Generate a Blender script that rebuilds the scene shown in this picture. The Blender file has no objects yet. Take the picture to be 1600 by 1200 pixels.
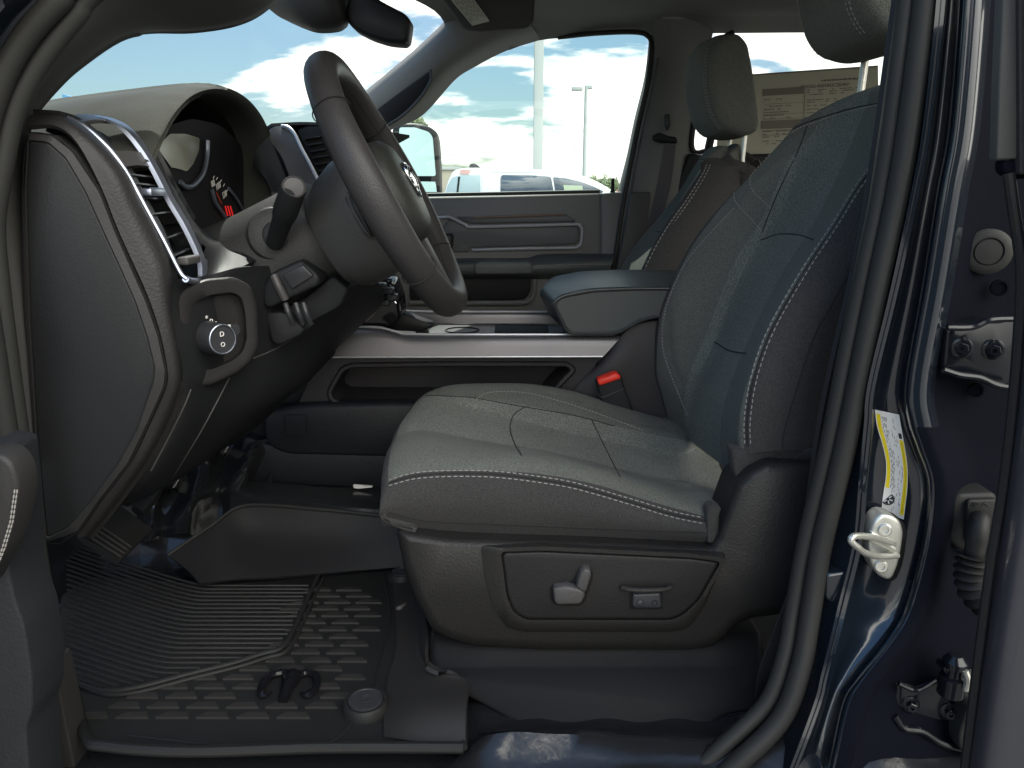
import bpy, bmesh, math, random
import numpy as np
from mathutils import Vector, Matrix
from mathutils.bvhtree import BVHTree
R = math.radians
random.seed(7)
SC = bpy.context.scene
COL = SC.collection
# ------------------------------------------------------------------ camera
CAMZ = 1.5
PITCH = R(14.4)
F = 1200.0
cd = bpy.data.cameras.new('camera'); cam = bpy.data.objects.new('camera', cd); COL.objects.link(cam)
cam.location = (0, 0, CAMZ); cam.rotation_euler = (R(90) - PITCH, 0, 0)
cd.sensor_width = 36; cd.lens = 27.0; cd.clip_start = .02; cd.clip_end = 3000
SC.camera = cam
# ------------------------------------------------------------------ world
SUN_EL, SUN_AZ = 58, 12      # azimuth: degrees from +Y towards -X
wd = bpy.data.worlds.new('World'); SC.world = wd; wd.use_nodes = True
nt = wd.node_tree; nt.nodes.clear()
N = nt.nodes.new; L = nt.links.new
sky = N('ShaderNodeTexSky'); sky.sky_type = 'NISHITA'; sky.sun_disc = False
sky.sun_elevation = R(SUN_EL); sky.sun_rotation = R(-SUN_AZ)
sky.air_density = 1.0; sky.dust_density = 1.2; sky.ozone_density = 1.2
tc = N('ShaderNodeTexCoord')
sep = N('ShaderNodeSeparateXYZ'); L(tc.outputs['Generated'], sep.inputs[0])
def m(op, a, b=None, c=None):
    n = N('ShaderNodeMath'); n.operation = op
    for i, v in enumerate((a, b, c)):
        if v is None: continue
        if isinstance(v, (int, float)): n.inputs[i].default_value = v
        else: L(v, n.inputs[i])
    return n.outputs[0]
zc = m('ADD', m('MAXIMUM', sep.outputs[2], 0.0), .34)
cmb = N('ShaderNodeCombineXYZ')
L(m('DIVIDE', sep.outputs[0], zc), cmb.inputs[0]); L(m('DIVIDE', sep.outputs[1], zc), cmb.inputs[1])
mp = N('ShaderNodeMapping'); L(cmb.outputs[0], mp.inputs[0])
mp.inputs['Location'].default_value = (2.3, .7, 0); mp.inputs['Rotation'].default_value = (0, 0, R(-35)); mp.inputs['Scale'].default_value = (1.6, 3.4, 1)
no = N('ShaderNodeTexNoise'); no.inputs['Scale'].default_value = 1.0; no.inputs['Detail'].default_value = 9; no.inputs['Roughness'].default_value = .56
L(mp.outputs[0], no.inputs['Vector'])
# more cloud low down and over the passenger side
bias = m('MULTIPLY', m('SUBTRACT', .42, m('ABSOLUTE', sep.outputs[2])), .34)
side = m('MULTIPLY', m('ADD', sep.outputs[0], .12), .30)
g0_ = N('ShaderNodeMapRange'); g0_.interpolation_type = 'SMOOTHSTEP'; L(sep.outputs[1], g0_.inputs['Value']); g0_.inputs['From Min'].default_value = .1; g0_.inputs['From Max'].default_value = -.4  # extra cloud added in the unseen driver-side sky to whiten the light
cv = m('ADD', m('ADD', m('ADD', no.outputs['Fac'], bias), side), m('MULTIPLY', g0_.outputs[0], .13))
mr = N('ShaderNodeMapRange'); mr.interpolation_type = 'SMOOTHSTEP'
L(cv, mr.inputs['Value']); mr.inputs['From Min'].default_value = .575; mr.inputs['From Max'].default_value = .66
sepc = N('ShaderNodeMixRGB'); sepc.blend_type = 'MULTIPLY'; sepc.inputs[0].default_value = 1
L(sky.outputs[0], sepc.inputs[1]); sepc.inputs[2].default_value = (.44, .535, .56, 1)
mx = N('ShaderNodeMixRGB'); L(mr.outputs[0], mx.inputs[0]); L(sepc.outputs[0], mx.inputs[1]); mx.inputs[2].default_value = (9.7, 9.4, 8.6, 1)
# added gain: the unseen sky behind the camera is brightened to light the seats
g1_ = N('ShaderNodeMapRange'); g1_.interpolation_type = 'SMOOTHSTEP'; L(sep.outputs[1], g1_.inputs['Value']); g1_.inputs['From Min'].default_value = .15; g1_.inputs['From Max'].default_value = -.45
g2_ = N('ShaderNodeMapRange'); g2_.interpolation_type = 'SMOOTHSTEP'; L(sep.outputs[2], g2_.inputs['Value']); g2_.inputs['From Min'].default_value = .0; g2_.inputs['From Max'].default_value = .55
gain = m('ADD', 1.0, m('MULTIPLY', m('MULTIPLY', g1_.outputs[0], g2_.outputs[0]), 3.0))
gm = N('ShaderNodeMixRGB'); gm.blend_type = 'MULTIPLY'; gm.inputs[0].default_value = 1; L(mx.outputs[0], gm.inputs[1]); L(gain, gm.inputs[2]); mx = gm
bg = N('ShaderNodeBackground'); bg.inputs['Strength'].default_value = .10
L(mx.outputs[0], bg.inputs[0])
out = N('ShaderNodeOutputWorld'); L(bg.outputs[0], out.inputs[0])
sd = bpy.data.lights.new('sun', 'SUN'); sd.energy = 3.2; sd.angle = R(.5); sd.color = (1, .96, .88)
so = bpy.data.objects.new('sun', sd); COL.objects.link(so)
sdir = Vector((-math.sin(R(SUN_AZ)) * math.cos(R(SUN_EL)), math.cos(R(SUN_AZ)) * math.cos(R(SUN_EL)), math.sin(R(SUN_EL))))
so.rotation_euler = sdir.to_track_quat('Z', 'Y').to_euler(); so.location = (0, 5, 9)
SC.view_settings.view_transform = 'Standard'; SC.view_settings.look = 'None'
SC.view_settings.exposure = 0.95; SC.view_settings.gamma = 1
SC.view_settings.use_curve_mapping = False
SC.render.engine = 'CYCLES'
SC.cycles.max_bounces = 8; SC.cycles.transparent_max_bounces = 12
SC.cycles.caustics_reflective = False; SC.cycles.caustics_refractive = False
# ------------------------------------------------------------------ projection helpers
CP, SP = math.cos(PITCH), math.sin(PITCH)
def ray(px, py):
    u = (600 - py) / F
    return Vector(((px - 800) / F, CP + u * SP, -SP + u * CP))
C0 = Vector((0, 0, CAMZ))
def P(px, py, Y): d = ray(px, py); return C0 + d * (Y / d.y)
def PX(px, py, X): d = ray(px, py); return C0 + d * (X / d.x)
def PZ(px, py, Z): d = ray(px, py); return C0 + d * (Z / d.z)
def W(x, y, z): return Vector((x, y, z + CAMZ))
def T(seq): return [v if isinstance(v, Vector) else P(*v) for v in seq]
# ------------------------------------------------------------------ materials
MATS = {}
def mat(name, col, rough=.5, metal=0, grain=0, gs=260, coat=0, noise=0, spec=.28, kind='noise', bumpd=.001, sheen=0, mott=0, trans=0, emit=None):
    if name in MATS: return MATS[name]
    mt = bpy.data.materials.new(name); mt.use_nodes = True; t = mt.node_tree; b = t.nodes['Principled BSDF']
    b.inputs['Base Color'].default_value = (*col, 1); b.inputs['Roughness'].default_value = rough
    b.inputs['Metallic'].default_value = metal; b.inputs['Specular IOR Level'].default_value = spec
    b.inputs['Coat Weight'].default_value = coat; b.inputs['Coat Roughness'].default_value = .06
    if sheen: b.inputs['Sheen Weight'].default_value = sheen; b.inputs['Sheen Roughness'].default_value = .5
    tcn = t.nodes.new('ShaderNodeTexCoord')
    if grain:
        if kind == 'noise':
            x = t.nodes.new('ShaderNodeTexNoise'); x.inputs['Scale'].default_value = gs; x.inputs['Detail'].default_value = 3; o = x.outputs['Fac']
        elif kind == 'leather':
            x = t.nodes.new('ShaderNodeTexVoronoi'); x.inputs['Scale'].default_value = gs; x.feature = 'SMOOTH_F1'; o = x.outputs['Distance']
        elif kind == 'weave':
            x = t.nodes.new('ShaderNodeTexNoise'); x.inputs['Scale'].default_value = gs; x.inputs['Detail'].default_value = 2; x.inputs['Roughness'].default_value = .7
            cr_ = t.nodes.new('ShaderNodeMapRange'); cr_.inputs['From Min'].default_value = .36; cr_.inputs['From Max'].default_value = .64; t.links.new(x.outputs['Fac'], cr_.inputs['Value']); o = cr_.outputs[0]
        elif kind == 'knit':
            x = t.nodes.new('ShaderNodeTexWave'); x.wave_type = 'BANDS'; x.bands_direction = 'Z'; x.inputs['Scale'].default_value = gs / 6; x.inputs['Distortion'].default_value = 5; x.inputs['Detail'].default_value = 2; x.inputs['Detail Scale'].default_value = 3; o = x.outputs['Fac']
        t.links.new(tcn.outputs['Object'], x.inputs['Vector'])
        bp = t.nodes.new('ShaderNodeBump'); bp.inputs['Strength'].default_value = grain; bp.inputs['Distance'].default_value = bumpd
        t.links.new(o, bp.inputs['Height']); t.links.new(bp.outputs[0], b.inputs['Normal'])
        if mott:
            r = t.nodes.new('ShaderNodeMixRGB'); r.blend_type = 'MIX'
            c1 = tuple(c * (1 - mott) for c in col); c2 = tuple(min(1, c * (1 + mott)) for c in col)
            r.inputs[1].default_value = (*c1, 1); r.inputs[2].default_value = (*c2, 1)
            t.links.new(o, r.inputs[0])
            last = r.outputs[0]
            if noise:
                n2 = t.nodes.new('ShaderNodeTexNoise'); n2.inputs['Scale'].default_value = 9; n2.inputs['Detail'].default_value = 5
                t.links.new(tcn.outputs['Object'], n2.inputs['Vector'])
                mr_ = t.nodes.new('ShaderNodeMapRange'); mr_.inputs['To Min'].default_value = 1 - noise; mr_.inputs['To Max'].default_value = 1 + noise
                t.links.new(n2.outputs['Fac'], mr_.inputs['Value'])
                q = t.nodes.new('ShaderNodeMixRGB'); q.blend_type = 'MULTIPLY'; q.inputs[0].default_value = 1
                t.links.new(last, q.inputs[1]); t.links.new(mr_.outputs[0], q.inputs[2]); last = q.outputs[0]
            t.links.new(last, b.inputs['Base Color'])
    if noise and not mott:
        n2 = t.nodes.new('ShaderNodeTexNoise'); n2.inputs['Scale'].default_value = 14; n2.inputs['Detail'].default_value = 6
        t.links.new(tcn.outputs['Object'], n2.inputs['Vector'])
        mr_ = t.nodes.new('ShaderNodeMapRange'); mr_.inputs['To Min'].default_value = max(.02, rough * (1 - noise)); mr_.inputs['To Max'].default_value = min(1, rough * (1 + noise))
        t.links.new(n2.outputs['Fac'], mr_.inputs['Value']); t.links.new(mr_.outputs[0], b.inputs['Roughness'])
    if emit: b.inputs['Emission Color'].default_value = (*emit[0], 1); b.inputs['Emission Strength'].default_value = emit[1]
    MATS[name] = mt; return mt
def glass(name, tint, fac=.06, rough=.0):
    mt = bpy.data.materials.new(name); mt.use_nodes = True; t = mt.node_tree; t.nodes.clear()
    tr = t.nodes.new('ShaderNodeBsdfTransparent'); tr.inputs[0].default_value = (*tint, 1)
    gl = t.nodes.new('ShaderNodeBsdfGlossy'); gl.inputs['Roughness'].default_value = rough
    lw = t.nodes.new('ShaderNodeLayerWeight'); lw.inputs['Blend'].default_value = .5
    pw = t.nodes.new('ShaderNodeMath'); pw.operation = 'POWER'; t.links.new(lw.outputs['Facing'], pw.inputs[0]); pw.inputs[1].default_value = 5
    ma = t.nodes.new('ShaderNodeMath'); ma.operation = 'MULTIPLY_ADD'; t.links.new(pw.outputs[0], ma.inputs[0]); ma.inputs[1].default_value = .30; ma.inputs[2].default_value = .02
    mxx = t.nodes.new('ShaderNodeMixShader'); t.links.new(ma.outputs[0], mxx.inputs[0]); t.links.new(tr.outputs[0], mxx.inputs[1]); t.links.new(gl.outputs[0], mxx.inputs[2])
    o = t.nodes.new('ShaderNodeOutputMaterial'); t.links.new(mxx.outputs[0], o.inputs[0]); MATS[name] = mt; return mt
PLAS = mat('dash_plastic', (0.0279, 0.0272, 0.0279), .5, grain=.22, gs=420, kind='leather', noise=.15)
PLAS_D = mat('dark_plastic', (0.0140, 0.0147, 0.0165), .5, grain=.22, gs=420, kind='leather', noise=.15)
PLAS_L = mat('light_plastic', (.070, .067, .066), .42, grain=.22, gs=420, kind='leather', noise=.1)
PLAS_S = mat('seat_plastic', (0.0210, 0.0198, 0.0190), .45, grain=.5, gs=320, kind='leather', noise=.15)
SMOOTH = mat('smooth_plastic', (.035, .036, .04), .3)
GLOSSB = mat('gloss_black', (.008, .008, .01), .08)
BLACKM = mat('matt_black', (.012, .013, .014), .7)
GAP = mat('gap_black', (.006, .006, .007), .8)
CHROME = mat('satin_chrome', (.44, .48, .58), .3, metal=.9)
CHROMEB = mat('bright_chrome', (.8, .82, .85), .08, metal=1)
SILVER = mat('silver_trim', (.135, .130, .135), .38, metal=.6, grain=.1, gs=900, noise=.1)
SILVERL = mat('door_silver', (.5, .5, .52), .35, metal=.5)
FAB = mat('seat_cloth', (.116, .121, .105), .9, grain=.6, gs=760, kind='weave', mott=.5, noise=.12, sheen=.05, bumpd=.0008)
FABI = mat('seat_insert_cloth', (.158, .166, .146), .9, grain=.6, gs=380, kind='weave', mott=.42, noise=.15, sheen=.05, bumpd=.0012)
FABB = mat('seat_bolster_cloth', (0.1220, 0.1244, 0.1098), .9, grain=.6, gs=760, kind='weave', mott=.45, noise=.12, sheen=.05, bumpd=.0008)
FABS = mat('seat_side_cloth', (.044, .0425, .0415), .85, grain=.6, gs=700, kind='weave', mott=0.4, noise=.08, sheen=.04, bumpd=.0008)
THREAD = mat('light_thread', (.30, .29, .27), .7)
THREADD = mat('dark_thread', (.02, .02, .02), .8)
HEADL = mat('headliner_cloth', (0.1590, 0.1626, 0.1553), .9, grain=.4, gs=500)
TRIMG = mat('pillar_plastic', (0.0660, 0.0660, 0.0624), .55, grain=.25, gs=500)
TRIMF = mat('lit_pillar_plastic', (0.1809, 0.1809, 0.1702), .55, grain=.3, gs=400)  # pillar plastic made lighter: daylight on the far pillar put into the colour
LEATH = mat('wheel_leather', (0.0344, 0.0324, 0.0331), .42, grain=.35, gs=520, kind='leather', noise=.12)
ARML = mat('armrest_vinyl', (0.0612, 0.0683, 0.0683), .38, grain=.35, gs=480, kind='leather', noise=.12)
RUB = mat('seal_rubber', (0.0258, 0.0262, 0.0246), .55, grain=.15, gs=300, noise=.2)
RUBD = mat('mat_rubber', (0.0166, 0.0166, 0.0166), .55, grain=.2, gs=500, noise=.15)
RUBL = mat('mat_raised_rubber', (0.0259, 0.0245, 0.0238), .5, grain=.2, gs=500, noise=.1)
VINYL = mat('floor_vinyl', (.016, .017, .019), .17, spec=.5, grain=.25, gs=60, kind='noise', bumpd=.002, noise=.25)
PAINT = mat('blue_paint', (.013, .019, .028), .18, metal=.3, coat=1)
PAINTD = mat('darkened_jamb_paint', (.004, .005, .009), .7, spec=.04)  # matt copy of the blue paint, dark reflections put into its near-black colour
ZINC = mat('zinc_metal', (.62, .62, .56), .38, metal=.75, grain=.2, gs=200, noise=.2)
STEEL = mat('dark_steel', (.010, .012, .016), .16, metal=.2, coat=.2)
LABW = mat('white_label', (.80, .78, .74), .4)
LABY = mat('yellow_label', (.85, .66, .02), .4)
INK = mat('ink', (.03, .03, .03), .6)
INKG = mat('grey_ink', (.16, .15, .12), .6)
PAPER = mat('sticker_paper', (.42, .41, .32), .8, noise=.1)
PAPERD = mat('sticker_shaded_band', (.19, .17, .14), .8)
RED = mat('red_button', (.80, .05, .03), .35)
WEB = mat('belt_webbing', (.045, .043, .043), .8, grain=.6, gs=900, kind='weave')
WHITEP = mat('white_paint', (.78, .79, .80), .25, coat=.6)
GREYP = mat('pole_paint', (.40, .43, .42), .5)
DGLASS = mat('tinted_glass', (.05, .075, .11), .05, spec=.8)
TYRE = mat('tyre_rubber', (.02, .02, .02), .8)
GL = glass('window_glass', (.93, .985, .97))
GLM = mat('mirror_glass', (.30, .42, .45), .02, metal=1)
LENS = mat('cluster_lens', (.04, .042, .042), .03, spec=1.0, coat=1)
BUMPG = mat('hazy_leaf_green', (0.1690, 0.2080, 0.1170), .8)  # pale because distance haze is put into the leaf colour
BARK = mat('bark', (.09, .07, .05), .9)
TAN = mat('tan_panels', (.38, .34, .27), .7)
BRICK = mat('brick_wall', (.33, .16, .11), .8, noise=.1)
BLUEC = mat('blue_metal_roof', (.10, .28, .50), .4)
ASPH = mat('asphalt', (.17, .165, .155), .85, grain=.5, gs=90, noise=.1, bumpd=.004)
# ------------------------------------------------------------------ object helpers
ORG = {}
def meta(o, label=None, cat=None, group=None, kind=None):
    if label: o['label'] = label
    if cat: o['category'] = cat
    if group: o['group'] = group
    if kind: o['kind'] = kind
    return o
def thing(name, loc, label, cat, group=None):
    o = bpy.data.objects.new(name, None); COL.objects.link(o); o.location = loc; o.empty_display_size = .1
    ORG[o.name] = Vector(loc); return meta(o, label, cat, group)
class MB:
    def __init__(s): s.v = []; s.f = []; s.m = []
    def add(s, vs, fs, mi=0):
        b = len(s.v); s.v += [Vector(v) for v in vs]; s.f += [[i + b for i in f] for f in fs]
        s.m += (mi if isinstance(mi, list) else [mi] * len(fs)); return s
    def grid(s, rows, mi=0, closed=False, mfn=None):
        R_, C_ = len(rows), len(rows[0]); fs = []; ms = []
        for i in range(R_ - 1):
            for j in range(C_ - (0 if closed else 1)):
                k = (j + 1) % C_
                fs.append([i * C_ + j, i * C_ + k, (i + 1) * C_ + k, (i + 1) * C_ + j])
                ms.append(mfn(i / (R_ - 1), j / (C_ - 1)) if mfn else mi)
        return s.add([v for r in rows for v in r], fs, ms)
    def stack(s, rings, mi=0, cap0=True, cap1=True):
        n = len(rings[0]); s.grid(rings, mi, closed=True); b = len(s.v) - n * len(rings)
        if cap0: s.f.append([b + i for i in range(n)][::-1]); s.m.append(mi)
        if cap1: s.f.append([len(s.v) - n + i for i in range(n)]); s.m.append(mi)
        return s
    def tube(s, pts, r, seg=10, closed=False, mi=0, flat=1.0, up=None):
        pts = [Vector(p) for p in pts]; n = len(pts); rr = r if isinstance(r, (list, tuple)) else [r] * n
        tang = []
        for i in range(n):
            a = pts[(i - 1) % n] if (closed or i > 0) else pts[i]; b = pts[(i + 1) % n] if (closed or i < n - 1) else pts[i]
            t = (b - a); tang.append(t.normalized() if t.length > 1e-9 else Vector((0, 0, 1)))
        nrm = (up if up is not None else Vector((0, -1, 0)))
        rings = []
        for i in range(n):
            t = tang[i]; q = nrm - t * nrm.dot(t)
            if q.length < 1e-4: q = t.orthogonal()
            q.normalize()
            if up is None: nrm = q
            w = t.cross(q)
            rings.append([pts[i] + (q * math.cos(2 * math.pi * k / seg) * flat + w * math.sin(2 * math.pi * k / seg)) * rr[i] for k in range(seg)])
        if closed: rings.append(rings[0])
        s.grid(rings, mi, closed=True)
        if not closed:
            b = len(s.v) - seg * n
            s.f.append([b + i for i in range(seg)][::-1]); s.f.append([len(s.v) - seg + i for i in range(seg)]); s.m += [mi, mi]
        return s
    def lathe(s, c, axis, prof, seg=28, mi=0):
        # prof: list of (radius, height along axis)
        ax = Vector(axis).normalized(); q = ax.orthogonal().normalized(); w = ax.cross(q)
        rings = [[Vector(c) + ax * h + (q * math.cos(2 * math.pi * k / seg) + w * math.sin(2 * math.pi * k / seg)) * max(r_, 1e-5) for k in range(seg)] for r_, h in prof]
        return s.stack(rings, mi)
    def box(s, c, size, M=None, bev=0, mi=0):
        bm = bmesh.new(); bmesh.ops.create_cube(bm, size=1)
        for v in bm.verts: v.co = Vector((v.co.x * size[0], v.co.y * size[1], v.co.z * size[2]))
        if bev: bmesh.ops.bevel(bm, geom=bm.edges[:], offset=bev, segments=3, affect='EDGES', profile=.5)
        bm.verts.ensure_lookup_table()
        for i, v in enumerate(bm.verts): v.index = i
        vs = [((M @ v.co) if M else v.co) + Vector(c) for v in bm.verts]; fs = [[v.index for v in f.verts] for f in bm.faces]
        bm.free(); return s.add(vs, fs, mi)
    def build(s, name, mats, parent=None, ang=35, label=None, cat=None, group=None, kind=None, fix=True):
        me = bpy.data.meshes.new(name)
        if parent is not None: org = ORG[parent.name]
        else:
            a = np.array([list(v) for v in s.v]); org = Vector(((a[:, 0].min() + a[:, 0].max()) / 2, (a[:, 1].min() + a[:, 1].max()) / 2, a[:, 2].min()))
        me.from_pydata([v - org for v in s.v], [], s.f)
        for mm in (mats if isinstance(mats, (list, tuple)) else [mats]): me.materials.append(mm)
        me.polygons.foreach_set('material_index', s.m)
        if fix:
            bm = bmesh.new(); bm.from_mesh(me); bmesh.ops.remove_doubles(bm, verts=bm.verts, dist=1e-6)
            bmesh.ops.recalc_face_normals(bm, faces=bm.faces); bm.to_mesh(me); bm.free()
        me.shade_smooth(); me.set_sharp_from_angle(angle=R(ang)); me.update()
        o = bpy.data.objects.new(name, me); COL.objects.link(o)
        if parent is not None: o.parent = parent; ORG[o.name] = org
        else: o.location = org; ORG[o.name] = org
        return meta(o, label, cat, group, kind)
def cr(pts, n):
    pts = [Vector(p) for p in pts]
    if len(pts) < 3: return [pts[0].lerp(pts[-1], i / n) for i in range(n + 1)]
    e = [pts[0] * 2 - pts[1]] + pts + [pts[-1] * 2 - pts[-2]]; o = []
    for i in range(1, len(e) - 2):
        a, b, c, d = e[i - 1:i + 3]
        for k in range(n):
            t = k / n
            o.append(.5 * ((2 * b) + (c - a) * t + (2 * a - 5 * b + 4 * c - d) * t * t + (3 * b - a - 3 * c + d) * t ** 3))
    o.append(pts[-1]); return o
def crc(pts, n):
    pts = [Vector(p) for p in pts]; K = len(pts); o = []
    for i in range(K):
        a, b, c, d = pts[i - 1], pts[i], pts[(i + 1) % K], pts[(i + 2) % K]
        for k in range(n):
            t = k / n; o.append(.5 * ((2 * b) + (c - a) * t + (2 * a - 5 * b + 4 * c - d) * t * t + (3 * b - a - 3 * c + d) * t ** 3))
    return o
def surf(rows, nu=6, nv=6):
    rr = [cr(T(r), nv) for r in rows]
    cols = [cr([r[j] for r in rr], nu) for j in range(len(rr[0]))]
    return [[c[i] for c in cols] for i in range(len(cols[0]))]
def shell(rows, thick, d=None, cen=None):
    """a grid plus its offset copy: closed thin solid"""
    R_, C_ = len(rows), len(rows[0]); nr = []
    for i in range(R_):
        l = []
        for j in range(C_):
            a = rows[min(i + 1, R_ - 1)][j] - rows[max(i - 1, 0)][j]; b = rows[i][min(j + 1, C_ - 1)] - rows[i][max(j - 1, 0)]
            n = a.cross(b)
            if n.length > 1e-12: n.normalize()
            if cen is not None: n = n if n.dot(cen - rows[i][j]) > 0 else -n
            elif n.dot(rows[i][j] - C0) < 0: n = -n
            l.append(rows[i][j] + (Vector(d) if d else n * thick))
        nr.append(l)
    mb = MB(); mb.grid(rows); mb.grid(nr)
    mb.grid([rows[0], nr[0]]); mb.grid([rows[-1], nr[-1]])
    mb.grid([[r[0] for r in rows], [r[0] for r in nr]]); mb.grid([[r[-1] for r in rows], [r[-1] for r in nr]])
    return mb
def patch(name, rows, m_, parent=None, nu=6, nv=6, thick=.006, ang=50, mfn=None, inward=False, **kw):
    g = surf(rows, nu, nv); mb = shell(g, thick, cen=sum((sum(r, Vector()) for r in g), Vector()) / (len(g) * len(g[0])) if inward else None)
    if mfn:
        R_, C_ = len(g), len(g[0]); k = 0
        for i in range(R_ - 1):
            for j in range(C_ - 1): mb.m[k] = mb.m[k + (R_ - 1) * (C_ - 1)] = mfn(i / (R_ - 1), j / (C_ - 1)); k += 1
    return mb.build(name, m_, parent, ang, **kw)
# 2D outlines (pixel space)
def off2(pts, d):
    K = len(pts); area = sum(pts[i][0] * pts[(i + 1) % K][1] - pts[(i + 1) % K][0] * pts[i][1] for i in range(K)); sg = 1 if area > 0 else -1
    o = []
    for i in range(K):
        p0, p1, p2 = [Vector(pts[(i + k) % K][:2]) for k in (-1, 0, 1)]
        a = (p1 - p0).normalized(); b = (p2 - p1).normalized()
        na = Vector((-a.y, a.x)) * sg; nb = Vector((-b.y, b.x)) * sg; q = na + nb
        if q.length < .3: q = na
        else: q = q / max(.35, q.dot(na)) if q.dot(na) > 0 else na
        o.append((p1.x + q.x * d, p1.y + q.y * d))
    return o
def rnd(pts, r, k=5):
    K = len(pts); o = []
    for i in range(K):
        p0, p1, p2 = [Vector(pts[(i + q) % K][:2]) for q in (-1, 0, 1)]
        l = min(r, (p1 - p0).length * .48, (p2 - p1).length * .48)
        a = p1 + (p0 - p1).normalized() * l if (p0 - p1).length > 0 else p1; b = p1 + (p2 - p1).normalized() * l if (p2 - p1).length > 0 else p1
        for t in range(k):
            t = t / (k - 1); q = a * (1 - t) ** 2 + p1 * 2 * t * (1 - t) + b * t * t; o.append((q.x, q.y))
    return o
def ring(pts, Y, r=6, ins=0, k=5):
    q = off2(pts, ins) if ins else pts
    return [P(x, y, Y) for x, y in rnd(q, max(r - ins * .3, .5), k)]
def prism(name, pts, Y0, Y1, m_, parent=None, r=6, bev=3, mb=None, **kw):
    """outline traced at depth Y0 (towards camera), real thickness to Y1"""
    sc_ = [P(x, y, Y0) for x, y in rnd(pts, r)]
    top = ring(pts, Y0, r, bev); b = .0008 * bev * Y0
    mid = [Vector((v.x, Y0 + b * .35, v.z)) for v in ring(pts, Y0, r, bev * .35)]
    base = [Vector((v.x, Y0 + b, v.z)) for v in sc_]; back = [Vector((v.x, Y1, v.z)) for v in sc_]
    own = mb is None; mb = mb or MB(); mb.stack([back, base, mid, top])
    return mb.build(name, m_, parent, **kw) if own else mb
def tubeo(name, pts, r, m_, parent=None, seg=10, n=5, closed=False, flat=1.0, **kw):
    q = crc(T(pts), n) if closed else (cr(T(pts), n) if n else T(pts))
    if isinstance(r, (list, tuple)): r = [r[min(int(i * len(r) / len(q)), len(r) - 1)] for i in range(len(q))]
    return MB().tube(q, r, seg, closed, flat=flat).build(name, m_, parent, **kw)
def bvh(objs):
    vs, fs = [], []
    for o in objs:
        b = len(vs); vs += [v.co + ORG[o.name] for v in o.data.vertices]; fs += [[i + b for i in p.vertices] for p in o.data.polygons]
    return BVHTree.FromPolygons(vs, fs)
def lay(b, pts, n=8, lift=.0008):
    o = []
    ps = cr([Vector((x, y, 0)) for x, y in pts], n)
    for q in ps:
        d = ray(q.x, q.y).normalized(); h = b.ray_cast(C0, d)
        if h[0] is not None:
            nn = h[1] if h[1].dot(d) < 0 else -h[1]; o.append(h[0] + nn * lift)
    return o
def dashes(mb, pts, r=.0009, dash=.006, gap=.003, mi=0):
    # resample by length into dashes
    if len(pts) < 2: return
    L_ = [0]
    for a, b in zip(pts, pts[1:]): L_.append(L_[-1] + (b - a).length)
    def at(s):
        for i in range(len(L_) - 1):
            if L_[i + 1] >= s:
                t = (s - L_[i]) / max(1e-9, L_[i + 1] - L_[i]); return pts[i].lerp(pts[i + 1], t)
        return pts[-1]
    s = 0
    while s + dash < L_[-1]:
        mb.tube([at(s), at(s + dash * .5), at(s + dash)], [r * .6, r, r * .6], 5, mi=mi); s += dash + gap
def rows_of(name, m_, parent, lines, fn):
    for l in lines:
        mb = MB(); fn(mb, l)
        if mb.v: mb.build(name, m_, parent)
def text(name, s, M, size, m_, parent=None, ext=.0004, align='CENTER', **kw):
    cu = bpy.data.curves.new(name, 'FONT'); cu.body = s; cu.size = size; cu.extrude = ext; cu.align_x = align; cu.align_y = 'CENTER'
    o = bpy.data.objects.new('tmp', cu); COL.objects.link(o); bpy.context.view_layer.update()
    me = bpy.data.meshes.new_from_object(o.evaluated_get(bpy.context.evaluated_depsgraph_get()))
    bpy.data.objects.remove(o); mb = MB(); mb.add([M @ v.co for v in me.vertices], [list(p.vertices) for p in me.polygons])
    bpy.data.meshes.remove(me)
    if name is None: return mb
    return mb.build(name, m_, parent, fix=False, **kw)
def frame(c, xdir, up):
    """matrix whose local x,y are xdir and (roughly) up"""
    x = Vector(xdir).normalized(); z = x.cross(Vector(up)).normalized(); y = z.cross(x)
    return Matrix(((x.x, y.x, z.x, c[0]), (x.y, y.y, z.y, c[1]), (x.z, y.z, z.z, c[2]), (0, 0, 0, 1)))
# ================================================================== SETTING
MB().grid([[Vector((x, y, 0)) for x in np.linspace(-900, 900, 13)] for y in np.linspace(-900, 900, 13)]).build('ground', ASPH, kind='structure')
# ================================================================== PICKUP TRUCK SHELL
TR = thing('pickup_truck', W(.2, 1.75, -1.5), 'dark blue pickup truck seen through its open driver door, cab shell around the seats', 'pickup truck')
# floor, vinyl
def fz(x, y):
    r_ = max(0, min(1, (x + .10) / .06)); z = -.758 - .022 * (1 - r_)
    z += r_ * .030 * math.exp(-((y - .897 - .008 * math.sin(x * 11)) / .028) ** 2) * (1 + .25 * math.sin(x * 17 + 1))
    z += r_ * .0015 * math.sin(x * 61 - y * 33)
    t = max(0, (-.88 - x)); z += min(t * 1.2, .45)
    tn = max(0, min(1, (y - 1.48) / .1)) * max(0, min(1, (2.05 - y) / .1)); z += .13 * tn
    return z
rows = [[W(x, y, fz(x, y)) for x in np.linspace(-1.15, 2.0, 160)] for y in np.linspace(.84, 2.52, 90)]
shell(rows, .01, d=(0, 0, -.01)).build('floor', VINYL, TR, 50, label='glossy black vinyl floor')
# sill outside of the floor
rows = [[W(x, y, z) for x in np.linspace(-1.0, 1.9, 12)] for y, z in [(.90, -.84), (.895, -.80), (.88, -.785), (.86, -.785), (.82, -.79), (.79, -.82), (.78, -.95)]]
shell(rows, .01, d=(0, 0, -.012)).build('door_sill', PAINTD, TR)
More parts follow.
